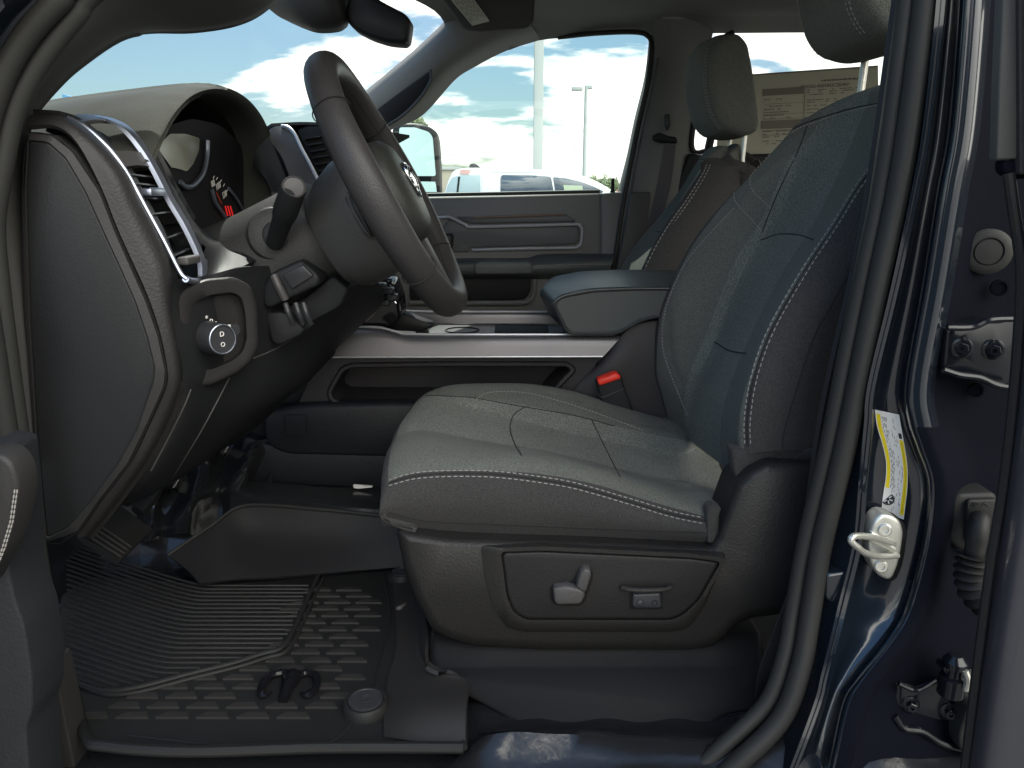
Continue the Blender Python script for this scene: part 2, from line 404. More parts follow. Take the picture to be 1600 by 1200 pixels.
# roof lining
xs = [-.36, -.2, 0, .3, .7, 1.2, 2.0]
rl = []
def xh(y): return np.interp(y, [1.0, 1.15, 1.5, 1.8, 2.2, 2.45], [-.34, -.40, -.45, -.42, -.30, -.19])
pxs = [700, 775, 837, 900, 1000, 1140, 1260, 1400, 1750]; pyb = [66, 82, 64, 58, 53, 52, 51, 50, 46]
far = [P(a, b, 2.53) for a, b in zip(pxs, pyb)]
mid1 = [Vector((v.x, 2.46, v.z + .03)) for v in far]
rows = [far, mid1]
for y, z in [(2.38, .485), (2.2, .497), (1.75, .505), (1.3, .50), (1.1, .47), (.97, .42)]:
    x0 = xh(y); xsr = [x0 + (v.x - far[0].x) * ((1.9 - x0) / (far[-1].x - far[0].x)) for v in far]
    rows.append([W(x, y, z) for x in xsr])
patch('roof_lining', rows, HEADL, TR, 3, 3, thick=.02)
# outer roof skin
patch('roof', [[W(-.14, 2.62, .44), W(.5, 2.62, .50), W(2.05, 2.62, .48)], [W(-.22, 2.3, .515), W(.5, 2.3, .56), W(2.05, 2.3, .54)], [W(-.42, 1.75, .535), W(.5, 1.75, .58), W(2.05, 1.75, .56)], [W(-.39, 1.15, .50), W(.5, 1.15, .56), W(2.05, 1.15, .54)], [W(-.33, .9, .44), W(.5, .9, .50), W(2.05, .9, .48)]], PAINT, TR, 5, 5, thick=.01)
# rear wall with window, firewall, near rear side
MB().box(W(2.03, 1.75, -.45), (.04, 1.7, .95), bev=.01).build('back_panel', PLAS_D, TR)
MB().box(W(-1.17, 1.75, -.55), (.04, 1.66, 1.1), bev=.01).build('firewall', PLAS_D, TR)
for y_ in (.98, 2.52): MB().box(W(2.03, y_, .22), (.06, .18, .5), bev=.02).build('rear_corner_pillar', PLAS_D, TR)
# far side: near A pillar trim
prs = [((15, 720), (62, 720, 1.0)), ((-5, 500), (45, 520, 1.0)), ((-12, 350), (40, 350, 1.03)), ((-5, 230), (42, 215, 1.06)), ((20, 155), (55, 177, 1.12)), ((50, 105), (90, 135, 1.15)), ((85, 62), (125, 103, 1.17)), ((125, 22), (187, 61, 1.18)), ((170, -15), (237, 50, 1.19)), ((230, -60), (306, 48, 1.20)), ((300, -90), (375, 36, 1.22)), ((360, -120), (422, 11, 1.24)), ((420, -150), (470, -40, 1.26))]
rows = []
for (a, b) in prs:
    p0 = P(a[0], a[1], .945); p1 = P(*b); mdl = p0.lerp(p1, .5); mdl.y -= .02; mdl.x += .0
    p2 = Vector((p1.x - .06, p1.y + .05, p1.z + .03))
    rows.append([p0, mdl, p1, p2])
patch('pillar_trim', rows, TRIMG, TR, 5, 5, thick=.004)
# near side painted door frame outside the seal, front corner
prs = [((110, -60), (10, -60)), ((70, -5), (-30, 0)), ((30, 40), (-70, 50)), ((-5, 95), (-110, 110)), ((-40, 170), (-150, 200)), ((-60, 330), (-160, 340)), ((-45, 480), (-150, 500)), ((-20, 620), (-130, 650)), ((20, 830), (-90, 850)), ((60, 1030), (-40, 1050)), ((80, 1120), (0, 1150)), ((100, 1230), (30, 1260))]
rows = []
for a, b in prs:
    p0 = P(a[0], a[1], .935); p1 = P(b[0], b[1], .86); q = p0.lerp(p1, .35); q.y = .885
    rows.append([p0, q, p1, Vector((p1.x - .15, .82, p1.z))])
patch('door_frame', rows, PAINT, TR, 5, 5, thick=.006)
def SY(y, b): return b - .066 * max(0, min(1, (y - 900) / 300.0))
# weather seal round the door opening: bulb and lip
sp_ = 0
sp = [(130, -40), (92, 0), (50, 45), (20, 90), (-5, 145), (-25, 220), (-35, 330), (-25, 450), (-8, 560), (10, 675), (38, 820), (60, 960), (70, 1040), (62, 1120), (70, 1230), (200, 1330), (600, 1345), (950, 1315), (1085, 1245), (1160, 1185), (1222, 1120), (1252, 1040), (1266, 960), (1284, 850), (1320, 700), (1348, 560), (1375, 430), (1403, 300), (1424, 170), (1446, 0), (1450, -80), (1350, -230), (900, -290), (400, -230)]
tubeo('door_seal', [P(x, y, SY(y, .925)) for x, y in sp], .0135, RUB, TR, 12, 6, True, label='grey rubber weather seal around the door opening')
s2 = [(165, -25), (122, 22), (85, 68), (50, 120), (22, 180), (5, 260), (-8, 350), (0, 450), (14, 560), (30, 675), (52, 820), (72, 950), (82, 1040), (76, 1110), (85, 1225), (220, 1310), (600, 1320), (950, 1285), (1062, 1222), (1135, 1160), (1198, 1098), (1226, 1025), (1240, 950), (1258, 850), (1294, 700), (1322, 560), (1349, 430), (1376, 300), (1396, 170), (1418, 0), (1425, -60), (1330, -205), (900, -260), (420, -205)]
tubeo('seal_lip', [P(x, y, SY(y, .942)) for x, y in s2], .0115, RUB, TR, 12, 6, True)
# kick and scuff plate pieces at the lower front of the opening
prism('scuff_plate', [(73, 1037), (84, 1040), (95, 1090), (117, 1200), (122, 1260), (70, 1260), (58, 1112)], .90, .94, PLAS, TR, r=6, bev=3)
# driver B pillar: lofted section
lv = [-80, 0, 200, 300, 450, 600, 660, 700, 760, 850, 950, 1000, 1060, 1100, 1200, 1300]
def itp(ks, vs): return [float(np.interp(y, ks, vs)) for y in lv]
ky = [0, 200, 300, 450, 600, 700, 850, 1000, 1100, 1200, 1300]
sa = itp(ky, [1452, 1424, 1402, 1374, 1340, 1322, 1290, 1262, 1244, 1205, 1150])
sb = itp(ky, [1470, 1448, 1430, 1398, 1362, 1352, 1338, 1302, 1277, 1240, 1200])
sc = itp(ky, [1475, 1453, 1436, 1404, 1369, 1359, 1345, 1309, 1283, 1247, 1206])
ke = [0, 200, 300, 425, 534, 612, 678, 734, 775, 866, 952, 1025, 1060, 1098, 1141, 1200, 1300]
se = itp(ke, [1503, 1486, 1468, 1447, 1431, 1414, 1425, 1450, 1453, 1441, 1416, 1375, 1342, 1320, 1311, 1296, 1270])
rows = []
for i, y in enumerate(lv):
    r_ = [P(sa[i], y, .948), P((sa[i] + sb[i]) / 2 + 2, y, .925), P(sb[i], y, .905), P(sb[i] + 2, y, .908), P(sc[i] + 3, y, .93), P((sc[i] + se[i]) / 2, y, .932), P(se[i] - 8, y, .922), P(se[i] - 2, y, .898), P(se[i] + 4, y, .889), P(se[i] + 14, y, .886), P(se[i] + 34, y, .890), P(se[i] + 60, y, .93), P(max(1545, se[i] + 105), y, .945), P(max(1600, se[i] + 160), y, .955), P(max(1680, se[i] + 240), y, .96)]
    dy_ = SY(y, 0); r_ = [Vector((v.x * (v.y + dy_) / v.y, v.y + dy_, CAMZ + (v.z - CAMZ) * (v.y + dy_) / v.y)) for v in r_]
    rows.append(r_)
def pm(u, v): return 1 if v > .74 or (v > .60 and u > .40) else 0  # darker paint starts where the sky's reflection would end
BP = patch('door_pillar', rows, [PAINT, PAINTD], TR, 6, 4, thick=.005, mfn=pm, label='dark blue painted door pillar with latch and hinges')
bpb = bvh([BP])
patch('pillar_inner_trim', [[P(1410, -60, .96), P(1440, -60, 1.02), P(1560, -60, 1.05)], [P(1350, 350, .96), P(1400, 350, 1.02), P(1500, 350, 1.05)], [P(1285, 650, .96), P(1340, 650, 1.02), P(1440, 650, 1.05)], [P(1240, 950, .96), P(1290, 950, 1.02), P(1400, 950, 1.05)], [P(1180, 1160, .96), P(1250, 1160, 1.02), P(1350, 1160, 1.05)]], PLAS_D, TR)
# raised details on the pillar
prism('check_block', [(1292, 898), (1330, 892), (1336, 898), (1333, 938), (1326, 945), (1296, 942), (1290, 935)], .91, .94, PAINT, TR, r=5, bev=4)
# plug
pl = P(1543, 393, .932); ax = Vector((-.35, -1, 0))
MB().lathe(pl, ax, [(.027, -.006), (.027, .002), (.023, .005), (.017, .0055), (.016, .003), (.015, .003), (.0145, .006), (.004, .007), (.0001, .007)]).build('pillar_plug', RUB, TR)
for (x, y, r_) in [(1478, 472, .006), (1562, 450, .010), (1525, 610, .009), (1482, 1132, .005), (1405, 1046, .006), (1462, 935, .012)]:
    MB().lathe(P(x, y, .93), ax, [(r_, -.004), (r_, .0015), (r_ * .75, .002), (r_ * .7, .0), (.0001, .0)], 18).build('body_plug', PAINTD, TR)
# hinges
def bolt(c, r_, parent, mt, axis=ax):
    h = Vector(axis).normalized()
    mb = MB().lathe(c, axis, [(r_, 0), (r_, .002), (r_ * .8, .003), (r_ * .62, .003)], 20)
    mb.lathe(Vector(c) + h * .003, axis, [(r_ * .58, 0), (r_ * .58, .005), (r_ * .5, .006), (r_ * .25, .006), (r_ * .22, .003), (.0001, .003)], 6)
    return mb.build('bolt', mt, parent)
h1 = prism('door_hinge', [(1480, 512), (1500, 508), (1518, 510), (1548, 500), (1590, 498), (1590, 606), (1560, 602), (1540, 590), (1510, 588), (1482, 586), (1474, 576), (1478, 530)], .90, .93, STEEL, TR, r=8, bev=5, label='upper black door hinge')
tubeo('hinge_flange', [(1480, 512, .893), (1520, 511, .891), (1548, 500, .889), (1590, 498, .887)], .004, STEEL, h1, 8, 5)
tubeo('hinge_flange', [(1474, 578, .893), (1500, 586, .891), (1530, 590, .889), (1558, 602, .887), (1590, 606, .885)], .004, STEEL, h1, 8, 5)
bolt(P(1502, 543, .899), .0125, h1, STEEL); bolt(P(1552, 546, .897), .0125, h1, STEEL)
h2 = prism('door_hinge', [(1402, 1066), (1420, 1072), (1436, 1076), (1462, 1062), (1500, 1058), (1530, 1100), (1530, 1180), (1470, 1158), (1440, 1140), (1412, 1136), (1398, 1118), (1398, 1100)], .89, .93, STEEL, TR, r=8, bev=5, label='lower black door hinge')
tubeo('hinge_flange', [(1404, 1068, .884), (1425, 1077, .882), (1440, 1076, .88), (1463, 1062, .878)], .0035, STEEL, h2, 8, 5)
tubeo('hinge_flange', [(1398, 1118, .884), (1412, 1137, .882), (1440, 1142, .88), (1470, 1160, .878), (1510, 1172, .876)], .0045, STEEL, h2, 8, 5)
bolt(P(1424, 1101, .889), .0125, h2, STEEL); bolt(P(1484, 1112, .887), .0125, h2, STEEL)
hp = MB().lathe(P(1492, 1036, .87), (0, 0, 1), [(.016, -.045), (.016, -.02), (.011, -.018), (.011, -.006), (.015, -.004), (.015, .004), (.008, .012), (.0001, .013)], 20).build('hinge_pin', STEEL, h2)
prism('hinge_bracket', [(1474, 1050), (1478, 1042), (1520, 1052), (1526, 1085), (1500, 1078)], .865, .885, STEEL, h2, r=5, bev=4)
MB().tube(cr(T([(1508, 1048, .855), (1512, 1062, .853), (1508, 1078, .855)]), 5), .004, 8).tube(cr(T([(1518, 1048, .855), (1522, 1062, .853), (1518, 1078, .855)]), 5), .004, 8).build('hinge_spring', ZINC, h2)
prism('hinge_stop', [(1512, 1108), (1530, 1102), (1530, 1195), (1512, 1185), (1500, 1172), (1498, 1150)], .86, .885, RUB, TR, r=8, bev=4)
# wiring boot
bt = prism('wiring_boot', [(1496, 772), (1560, 770), (1562, 862), (1500, 862), (1483, 845), (1484, 790)], .90, .935, RUBD, TR, r=14, bev=6, label='black rubber wiring boot marked UP')
prism('boot_pad', [(1512, 782), (1562, 780), (1562, 850), (1512, 850)], .893, .902, RUBD, bt, r=8, bev=3)
tubeo('boot_elbow', [(1532, 812, .895), (1531, 812, .875), (1528, 830, .865), (1523, 860, .862), (1521, 872, .862)], [.010, .012, .0125, .0115, .0105], RUBD, bt, 14, 5)
rr = []; pts = cr(T([(1521, 868, .862), (1517, 895, .86), (1524, 925, .858), (1550, 950, .855)]), 16); rad = []
for i in range(len(pts)): rad.append(.0165 + .0035 * math.cos(i / 6.0 * 2 * math.pi))
MB().tube(pts, rad, 18).build('corrugated_sleeve', RUBD, bt, 60)
M_ = frame(P(1520, 790, .8925), (1, 0, 0), (0, -.1, 1)); text('boot_lettering', 'UP', M_, .012, RUB, bt, ext=.0006)
tubeo('boot_arrow', [(1532, 792, .8925), (1538, 786, .8925), (1545, 791, .8925)], .0007, RUB, bt, 6, 0)
# striker
st = None
def pg(pts, Y, r=5, ins=0): return ring(pts, Y, r, ins)
so_ = [(1378, 803), (1396, 806), (1408, 815), (1413, 832), (1409, 862), (1404, 885), (1396, 903), (1388, 908), (1372, 900), (1362, 884), (1358, 862), (1358, 836), (1366, 815)]
prism('striker_pad', [(x + 6, y + 2) for x, y in so_], .915, .935, RUBD, TR, r=8, bev=3)
st = prism('door_striker', so_, .900, .925, ZINC, TR, r=10, bev=5, label='silver metal door striker with two bolts')
for x, y in [(1382, 827), (1376, 884)]:
    b_ = MB().lathe(P(x, y, .9), (-.25, -1, .1), [(.0085, -.002), (.0085, .003), (.007, .0045), (.0045, .0045), (.004, .002), (.0001, .002)], 20).build('bolt', ZINC, st)
mb = MB(); mb.tube(cr(T([(1396, 850, .898), (1375, 842, .885), (1352, 838, .868), (1334, 838, .855), (1330, 845, .852), (1340, 855, .855), (1352, 864, .865), (1372, 869, .882), (1402, 868, .898)]), 6), .0042, 10)
mb.build('striker_loop', ZINC, st)
prism('striker_web', [(1362, 832), (1374, 836), (1402, 858), (1400, 864), (1370, 852), (1358, 846)], .892, .90, ZINC, st, r=3, bev=2)
# information label on pillar (curved)
lab_l = [(1367, 640), (1370, 665), (1378, 692), (1384, 720), (1384, 745), (1380, 772), (1377, 798)]
lab_r = [(1405, 648), (1409, 672), (1414, 700), (1418, 730), (1418, 760), (1415, 788), (1412, 812)]
def labpt(u, v, lift):
    a = cr([Vector((*q, 0)) for q in lab_l], 6); b = cr([Vector((*q, 0)) for q in lab_r], 6); i = v * (len(a) - 1); k = min(int(i), len(a) - 2); t = i - k
    p0 = a[k].lerp(a[k + 1], t); p1 = b[k].lerp(b[k + 1], t); q = p0.lerp(p1, u)
    d = ray(q.x, q.y).normalized(); h = bpb.ray_cast(C0, d)
    return h[0] - d * (lift + .0012) if h[0] is not None else P(q.x, q.y, .92)
def lq(mb, u0, u1, v0, v1, lift, nv=8, nu=3): mb.grid([[labpt(u0 + (u1 - u0) * j / nu, v0 + (v1 - v0) * i / nv, lift) for j in range(nu + 1)] for i in range(nv + 1)])
mb = MB(); lq(mb, 0, 1, 0, 1, 0, 30, 6); LB = mb.build('warning_label', LABW, TR, 80, label='white and yellow information label on the door pillar')
mb = MB(); lq(mb, .04, .2, .04, .76, .0005, 24, 2); lq(mb, .80, .97, .27, .96, .0005, 24, 2); mb.build('label_yellow_band', LABY, LB, 80)
mb = MB()
for u in [.25, .29, .34, .38, .43, .5, .56, .62, .69, .74]:
    v = .06
    while v < .94:
        l = random.uniform(.01, .05)
        if random.random() < (.9 if u < .4 else .35) and not (u < .42 and v > .74): lq(mb, u, u + .018, v, v + l, .0005, 2, 1)
        v += l + random.uniform(.01, .03)
lq(mb, .82, .95, .205, .255, .0006, 2, 1)
for v in np.arange(.3, .94, .02): lq(mb, .875, .895, v, v + .012, .0009, 1, 1)
mb.build('label_print', INK, LB, 80)
c_ = labpt(.22, .86, .0008); n_ = (C0 - c_).normalized(); MB().lathe(c_, n_, [(.008, 0), (.008, .0003), (.0001, .0003)], 24).build('label_emblem', INK, LB)
mb = MB()
for k in range(6):
    q = n_.orthogonal().normalized(); a_ = Matrix.Rotation(k * math.pi / 3, 3, n_) @ q
    mb.tube([c_ + n_ * .0006 + a_ * .002, c_ + n_ * .0006 + a_ * .006], .0007, 5)
mb.build('label_emblem_mark', LABW, LB)
# rear door slab and its rubber edge at the right of the frame
rd = thing('rear_door_dummy', W(0, 0, 0), 'x', 'x'); bpy.data.objects.remove(rd)
patch('rear_door', [[P(1594 + dx0, -60, .745), P(1625 + dx0, -60, .71), P(1680 + dx0, -60, .69), P(1760 + dx0, -60, .68)] if False else [P(px_, py_, .745), P(px_ + 22, py_, .712), P(px_ + 60, py_, .695), P(px_ + 120, py_, .685)] for px_, py_ in [(1600, -60), (1606, 230), (1602, 300), (1601, 450), (1591, 620), (1562, 850), (1540, 1000), (1512, 1200), (1498, 1300)]], mat('dusty_paint', (.080, .077, .083), .38, metal=.2, grain=.2, gs=120, coat=.3, noise=.3), TR, 5, 5, thick=.03, label='edge of the blue rear door')
g = surf([[W(.548, .684, z), W(.63, .40, z), W(.70, .10, z), W(.75, -.2, z)] for z in (-.80, -.4, 0, .45)], 3, 3)
shell(g, .05, d=(.05, .012, 0)).build('rear_door_leaf', MATS['dusty_paint'], TR, label='open blue rear door leaf')
g = surf([[W(-.56, .70, z), W(-.66, .40, z), W(-.73, .10, z), W(-.79, -.2, z)] for z in (-.80, -.5, -.25, -.02)], 3, 3)
shell(g, .06, d=(-.06, -.01, 0)).build('front_door_leaf', MATS['dark_plastic'], TR, label='inner side of the open driver door leaf')
tubeo('rear_door_seal', [(1576, 270, .745), (1584, 330, .745), (1595, 410, .745), (1594, 490, .745), (1584, 620, .745), (1568, 760, .745), (1550, 870, .745), (1530, 1020, .745), (1508, 1200, .745), (1495, 1290, .745)], .0055, RUBD, TR, 10, 5)
prism('rear_door_frame_seal', [(1570, -60), (1594, -60), (1592, 120), (1590, 248), (1558, 250), (1562, 120)], .74, .752, TRIMG, TR, r=3, bev=3)
prism('rear_door_corner', [(1568, 250), (1610, 252), (1610, 280), (1590, 278), (1578, 276), (1568, 268)], .742, .755, PAINTD, TR, r=6, bev=4)
prism('rear_door_frame_edge', [(1592, -60), (1640, -60), (1640, 276), (1594, 272)], .735, .75, PLAS, TR, r=3, bev=2)
# open driver door fragment, lower left
prism('driver_door', [(-40, 700), (0, 708), (10, 800), (14, 900), (24, 940), (38, 980), (50, 1060), (50, 1110), (40, 1140), (52, 1300), (-60, 1300)], .70, .76, mat('door_card', (0.0175, 0.0189, 0.0217), .55, grain=.4, gs=340, kind='leather'), TR, r=10, bev=5, label='edge of the open driver door')
dd = prism('door_pull', [(-30, 706), (4, 712), (18, 726), (27, 748), (29, 775), (20, 822), (8, 860), (-30, 930)], .66, .69, PLAS, TR, r=12, bev=7)
mb = MB()
for o_ in (0, 4): dashes(mb, T([(27 - o_, 765, .657), (20 - o_, 815, .657), (8 - o_, 855, .657), (-12, 905, .657)]), .0009, .004, .0012)
mb.build('pull_stitching', THREAD, dd)
# windshield
g = surf([[W(-1.02, 1.06, .03), W(-1.08, 1.75, .035), W(-1.02, 2.5, .03)], [W(-.68, 1.1, .26), W(-.74, 1.75, .28), W(-.62, 2.48, .26)], [W(-.43, 1.14, .43), W(-.46, 1.75, .49), W(-.26, 2.42, .46)]], 6, 6)
MB().grid(g).build('windshield', GL, TR)
# far A pillar
ws = [(470, 222), (530, 178), (570, 147), (610, 114), (650, 80), (686, 47), (715, 20), (770, -10)]
wn = [(560, 240), (606, 206), (650, 187), (674, 167), (712, 124), (745, 103), (790, 80), (845, 62)]
rows = []
for a, b in zip(ws, wn):
    p0 = P(a[0], a[1], 2.44); p1 = P(b[0], b[1], 2.53); m1 = p0.lerp(p1, .3); m1.y = 2.42; m2 = p0.lerp(p1, .75); m2.y = 2.44
    rows.append([Vector((p0.x - .01, 2.50, p0.z)), p0, m1, m2, p1])
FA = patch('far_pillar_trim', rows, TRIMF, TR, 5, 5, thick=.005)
hd = [(586, 173), (630, 140), (672, 110), (674, 122), (670, 132), (657, 152), (630, 178), (602, 196), (594, 192)]
gh = prism('grab_handle', hd, 2.405, 2.43, BLACKM, TR, r=8, bev=2, label='dark grab handle recess on the windshield pillar')
tubeo('handle_rim', [(672, 109, 2.400), (674, 122, 2.40), (669, 134, 2.40), (656, 154, 2.40), (630, 180, 2.40), (602, 198, 2.40)], .005, TRIMG, gh, 8, 4)
# far B pillar
yb = [30, 60, 120, 187, 240, 298, 360, 440]
xb = [(1014, 1030, 1060, 1118), (1014, 1034, 1066, 1112), (1007, 1026, 1060, 1096), (991, 1012, 1050, 1084), (980, 1002, 1040, 1081), (966, 988, 1024, 1100), (957, 978, 1010, 1100), (945, 968, 1000, 1100)]
rows = [[P(a, y, 2.54), P(a + 5, y, 2.49), P(b, y, 2.46), P(c, y, 2.45), P(d, y, 2.52)] for y, (a, b, c, d) in zip(yb, xb)]
patch('far_door_pillar', rows, HEADL, TR, 4, 4)
tubeo('far_door_seal', [(872, 58, 2.53), (930, 52, 2.50), (990, 50, 2.50), (1012, 56, 2.50), (1018, 74, 2.48), (1012, 130, 2.47), (996, 200, 2.47), (984, 260, 2.47), (975, 310, 2.47), (963, 390, 2.47), (955, 440, 2.47)], .0075, RUB, TR, 8, 5)
tubeo('far_door_seal', [(1028, 90, 2.44), (1020, 130, 2.44), (1004, 200, 2.44), (992, 260, 2.44), (984, 310, 2.44)], .005, TRIMG, TR, 8, 5)
prism('pillar_lower_trim', [(985, 300), (1018, 300), (1012, 360), (1002, 460), (955, 460), (972, 380)], 2.43, 2.47, TRIMG, TR, r=4, bev=3)
# far rear door with window frame
prism('far_rear_door', [(1078, 238), (1100, 242), (1300, 238), (1700, 236), (1700, 560), (1000, 560), (1040, 330)], 2.48, 2.56, PLAS_D, TR, r=8, bev=4)
tubeo('rear_window_frame', [(1146, 50, 2.51), (1128, 62, 2.51), (1106, 95, 2.51), (1092, 145, 2.51), (1084, 195, 2.51), (1081, 225, 2.51), (1086, 238, 2.51), (1100, 236, 2.51)], .008, PLAS_D, TR, 8, 5)
tubeo('rear_window_divider', [(1140, 80, 2.53), (1132, 110, 2.53), (1114, 200, 2.53), (1104, 245, 2.53)], .013, BLACKM, TR, 8, 5)
MB().box(P(1450, 142, 2.545), (.9, .004, .42)).build('rear_window_glass', GL, TR)
# passenger door
DOORP = mat('door_plastic', (0.1520, 0.1520, 0.1482), .5, grain=.4, gs=340, kind='leather')
DOORD = mat('door_inset_plastic', (.11, .113, .115), .5, grain=.4, gs=340, kind='leather')
PD = prism('passenger_door', [(520, 312), (640, 308), (800, 305), (941, 301), (942, 600), (480, 600)], 2.49, 2.57, DOORP, TR, r=5, bev=6, label='grey passenger door panel with silver trim')
prism('door_window_glass', [(560, 320), (560, 240), (640, 190), (740, 100), (850, 60), (1010, 50), (1010, 130), (966, 320)], 2.548, 2.552, GL, PD, r=4, bev=0)
prism('door_edge_panel', [(939, 302), (976, 299), (968, 380), (955, 470), (939, 470)], 2.487, 2.53, DOORP, PD, r=3, bev=3)
MB().lathe(P(957, 300, 2.50), (0, 0, 1), [(.008, -.01), (.008, .004), (.0055, .006), (.005, .04), (.004, .042), (.0001, .042)], 14).build('lock_knob', BLACKM, PD)
tubeo('door_belt_line', [(640, 305, 2.489), (800, 302, 2.489), (937, 299, 2.489)], .006, mat('belt_rubber', (.05, .055, .05), .5), PD, 8, 3)
prism('trim_inset', [(700, 343), (712, 346), (734, 357), (898, 353), (905, 358), (904, 378), (896, 382), (740, 387), (735, 386), (733, 394), (700, 394), (690, 360)], 2.480, 2.50, DOORD, PD, r=5, bev=2)
prism('trim_upper', [(712, 338), (760, 339), (884, 334), (898, 344), (900, 347), (740, 350), (730, 348)], 2.482, 2.50, DOORD, PD, r=3, bev=2)
tubeo('trim_accent', [(740, 340, 2.479), (800, 338, 2.479), (880, 335, 2.479)], .0035, mat('bronze_trim', (.24, .17, .14), .4, metal=.4), PD, 8, 2)
mb = MB(); mb.tube(cr(T([(672, 341, 2.475), (698, 339, 2.475), (708, 342, 2.475), (728, 352, 2.475), (737, 354.5, 2.475), (820, 352.5, 2.475), (898, 350.5, 2.475), (906, 353, 2.475), (909.5, 359, 2.475), (908, 379, 2.475), (903, 385, 2.475), (892, 387.5, 2.475), (820, 388.5, 2.475), (738, 390.5, 2.475)]), 6), .0048, 8)
mb.build('silver_trim', SILVERL, PD)
dh = prism('door_handle', [(680, 366), (706, 364), (709, 368), (708, 386), (704, 388), (682, 388)], 2.476, 2.50, BLACKM, PD, r=3, bev=2)
prism('handle_lever', [(684, 370), (704, 368), (704, 383), (685, 384)], 2.470, 2.49, PLAS_L, dh, r=3, bev=2)
da = patch('door_armrest', [[(660, 405, 2.49), (740, 403, 2.49), (820, 403, 2.49), (850, 397, 2.49), (960, 396, 2.49)], [(660, 411, 2.43), (740, 410, 2.43), (820, 411, 2.43), (850, 402, 2.44), (960, 402, 2.44)], [(655, 419, 2.42), (740, 419, 2.42), (820, 419, 2.42), (850, 417, 2.42), (955, 416, 2.43)], [(655, 428, 2.43), (740, 430, 2.43), (820, 430, 2.43), (850, 429, 2.43), (950, 428, 2.44)], [(655, 436, 2.49), (740, 436, 2.49), (820, 436, 2.49), (850, 436, 2.49), (948, 436, 2.49)]], ARML, PD, 5, 5)
mb = MB(); dashes(mb, T([(832, 415.5, 2.416), (870, 413.5, 2.416), (955, 413, 2.424)]), .0012, .006, .004); mb.build('armrest_stitching', THREAD, da)
prism('pull_cup', [(741, 413), (750, 409), (825, 409), (832, 413), (832, 428), (742, 429)], 2.40, 2.45, DOORD, PD, r=5, bev=3)
prism('door_pocket', [(640, 432), (830, 430), (829, 455), (822, 467), (810, 469), (640, 470)], 2.478, 2.50, BLACKM, PD, r=6, bev=2)
tubeo('pocket_lip', [(640, 473, 2.47), (800, 473, 2.47), (826, 470, 2.47), (834, 458, 2.47), (836, 436, 2.47)], .008, DOORP, PD, 8, 5)
# passenger side mirror
PM = prism('side_mirror', [(625, 192), (650, 192), (668, 196), (680, 204), (684, 218), (687, 260), (688, 330), (640, 330), (615, 300), (612, 200)], 3.05, 3.15, PLAS_D, TR, r=8, bev=6, label='black passenger side mirror outside the window')
def tilt(l, dz=0):
    o = []
    for x, y in l: q = P(x, y, 2.9); o.append(P(x, y, 2.84 + (x - 620) / 62 * .135 - (y - 275) / 80 * .05 - dz))
    return o
MB().stack([[v + Vector((0, .01, 0)) for v in tilt(rnd([(624, 199), (648, 199), (670, 206), (676, 214), (681, 275), (622, 275)], 4))], tilt(rnd([(624, 199), (648, 199), (670, 206), (676, 214), (681, 275), (622, 275)], 4))]).build('mirror_glass', GLM, PM)
MB().stack([[v + Vector((0, .01, 0)) for v in tilt([(630, 283), (680, 284), (682, 300), (632, 300)])], tilt([(630, 283), (680, 284), (682, 300), (632, 300)])]).build('spot_mirror', GLM, PM)
MB().tube(cr(T([(640, 330, 3.0), (620, 345, 2.8), (600, 350, 2.6)]), 4), .03, 10).build('mirror_arm', BLACKM, PM)
# firewall vinyl folds, brake pedal
rows = []
for i, y in enumerate(np.linspace(0, 1, 9)):
    r_ = []
    for j, x in enumerate(np.linspace(0, 1, 12)):
        px = 215 + x * 215 - y * 20; py = 690 + y * 150 + 6 * math.sin(j)
        r_.append(P(px, py, 1.50 + .03 * math.sin(j * 1.9 + y * 2.2) + .12 * (1 - y) + .02 * math.sin(y * 9 + j)))
    rows.append(r_)
patch('floor_lining', rows, VINYL, TR, 4, 4)
prism('footwell_light_block', [(180, 640), (300, 560), (430, 540), (520, 520), (540, 760), (430, 800), (180, 860)], 1.68, 1.72, BLACKM, TR, r=4, bev=1)  # dark sheet added to stop sky leaking in under the dash
BR = thing('brake_pedal', P(190, 900, 1.3), 'black ribbed brake pedal hanging under the dashboard', 'pedal')
pd0 = [P(128, 838, 1.20), P(188, 876, 1.20), P(238, 826, 1.31), P(178, 782, 1.31)]
nrm = (pd0[1] - pd0[0]).cross(pd0[3] - pd0[0]).normalized();
if nrm.dot(C0 - pd0[0]) < 0: nrm = -nrm
mb = MB(); mb.stack([[v - nrm * .012 for v in pd0], [v for v in pd0]])
pad = mb.build('pedal_pad', RUBD, BR)
mb = MB()
for k in range(9):
    t = (k + .7) / 10; a = pd0[0].lerp(pd0[3], t); b = pd0[1].lerp(pd0[2], t)
    if k > 3: continue
    mb.tube([a.lerp(b, .05) + nrm * .001, a.lerp(b, .95) + nrm * .001], .002, 6)
mb.build('pad_ribs', RUBL, pad)
tubeo('pedal_arm', [(215, 800, 1.34), (240, 770, 1.38), (262, 720, 1.42)], .014, BLACKM, BR, 10, 4)
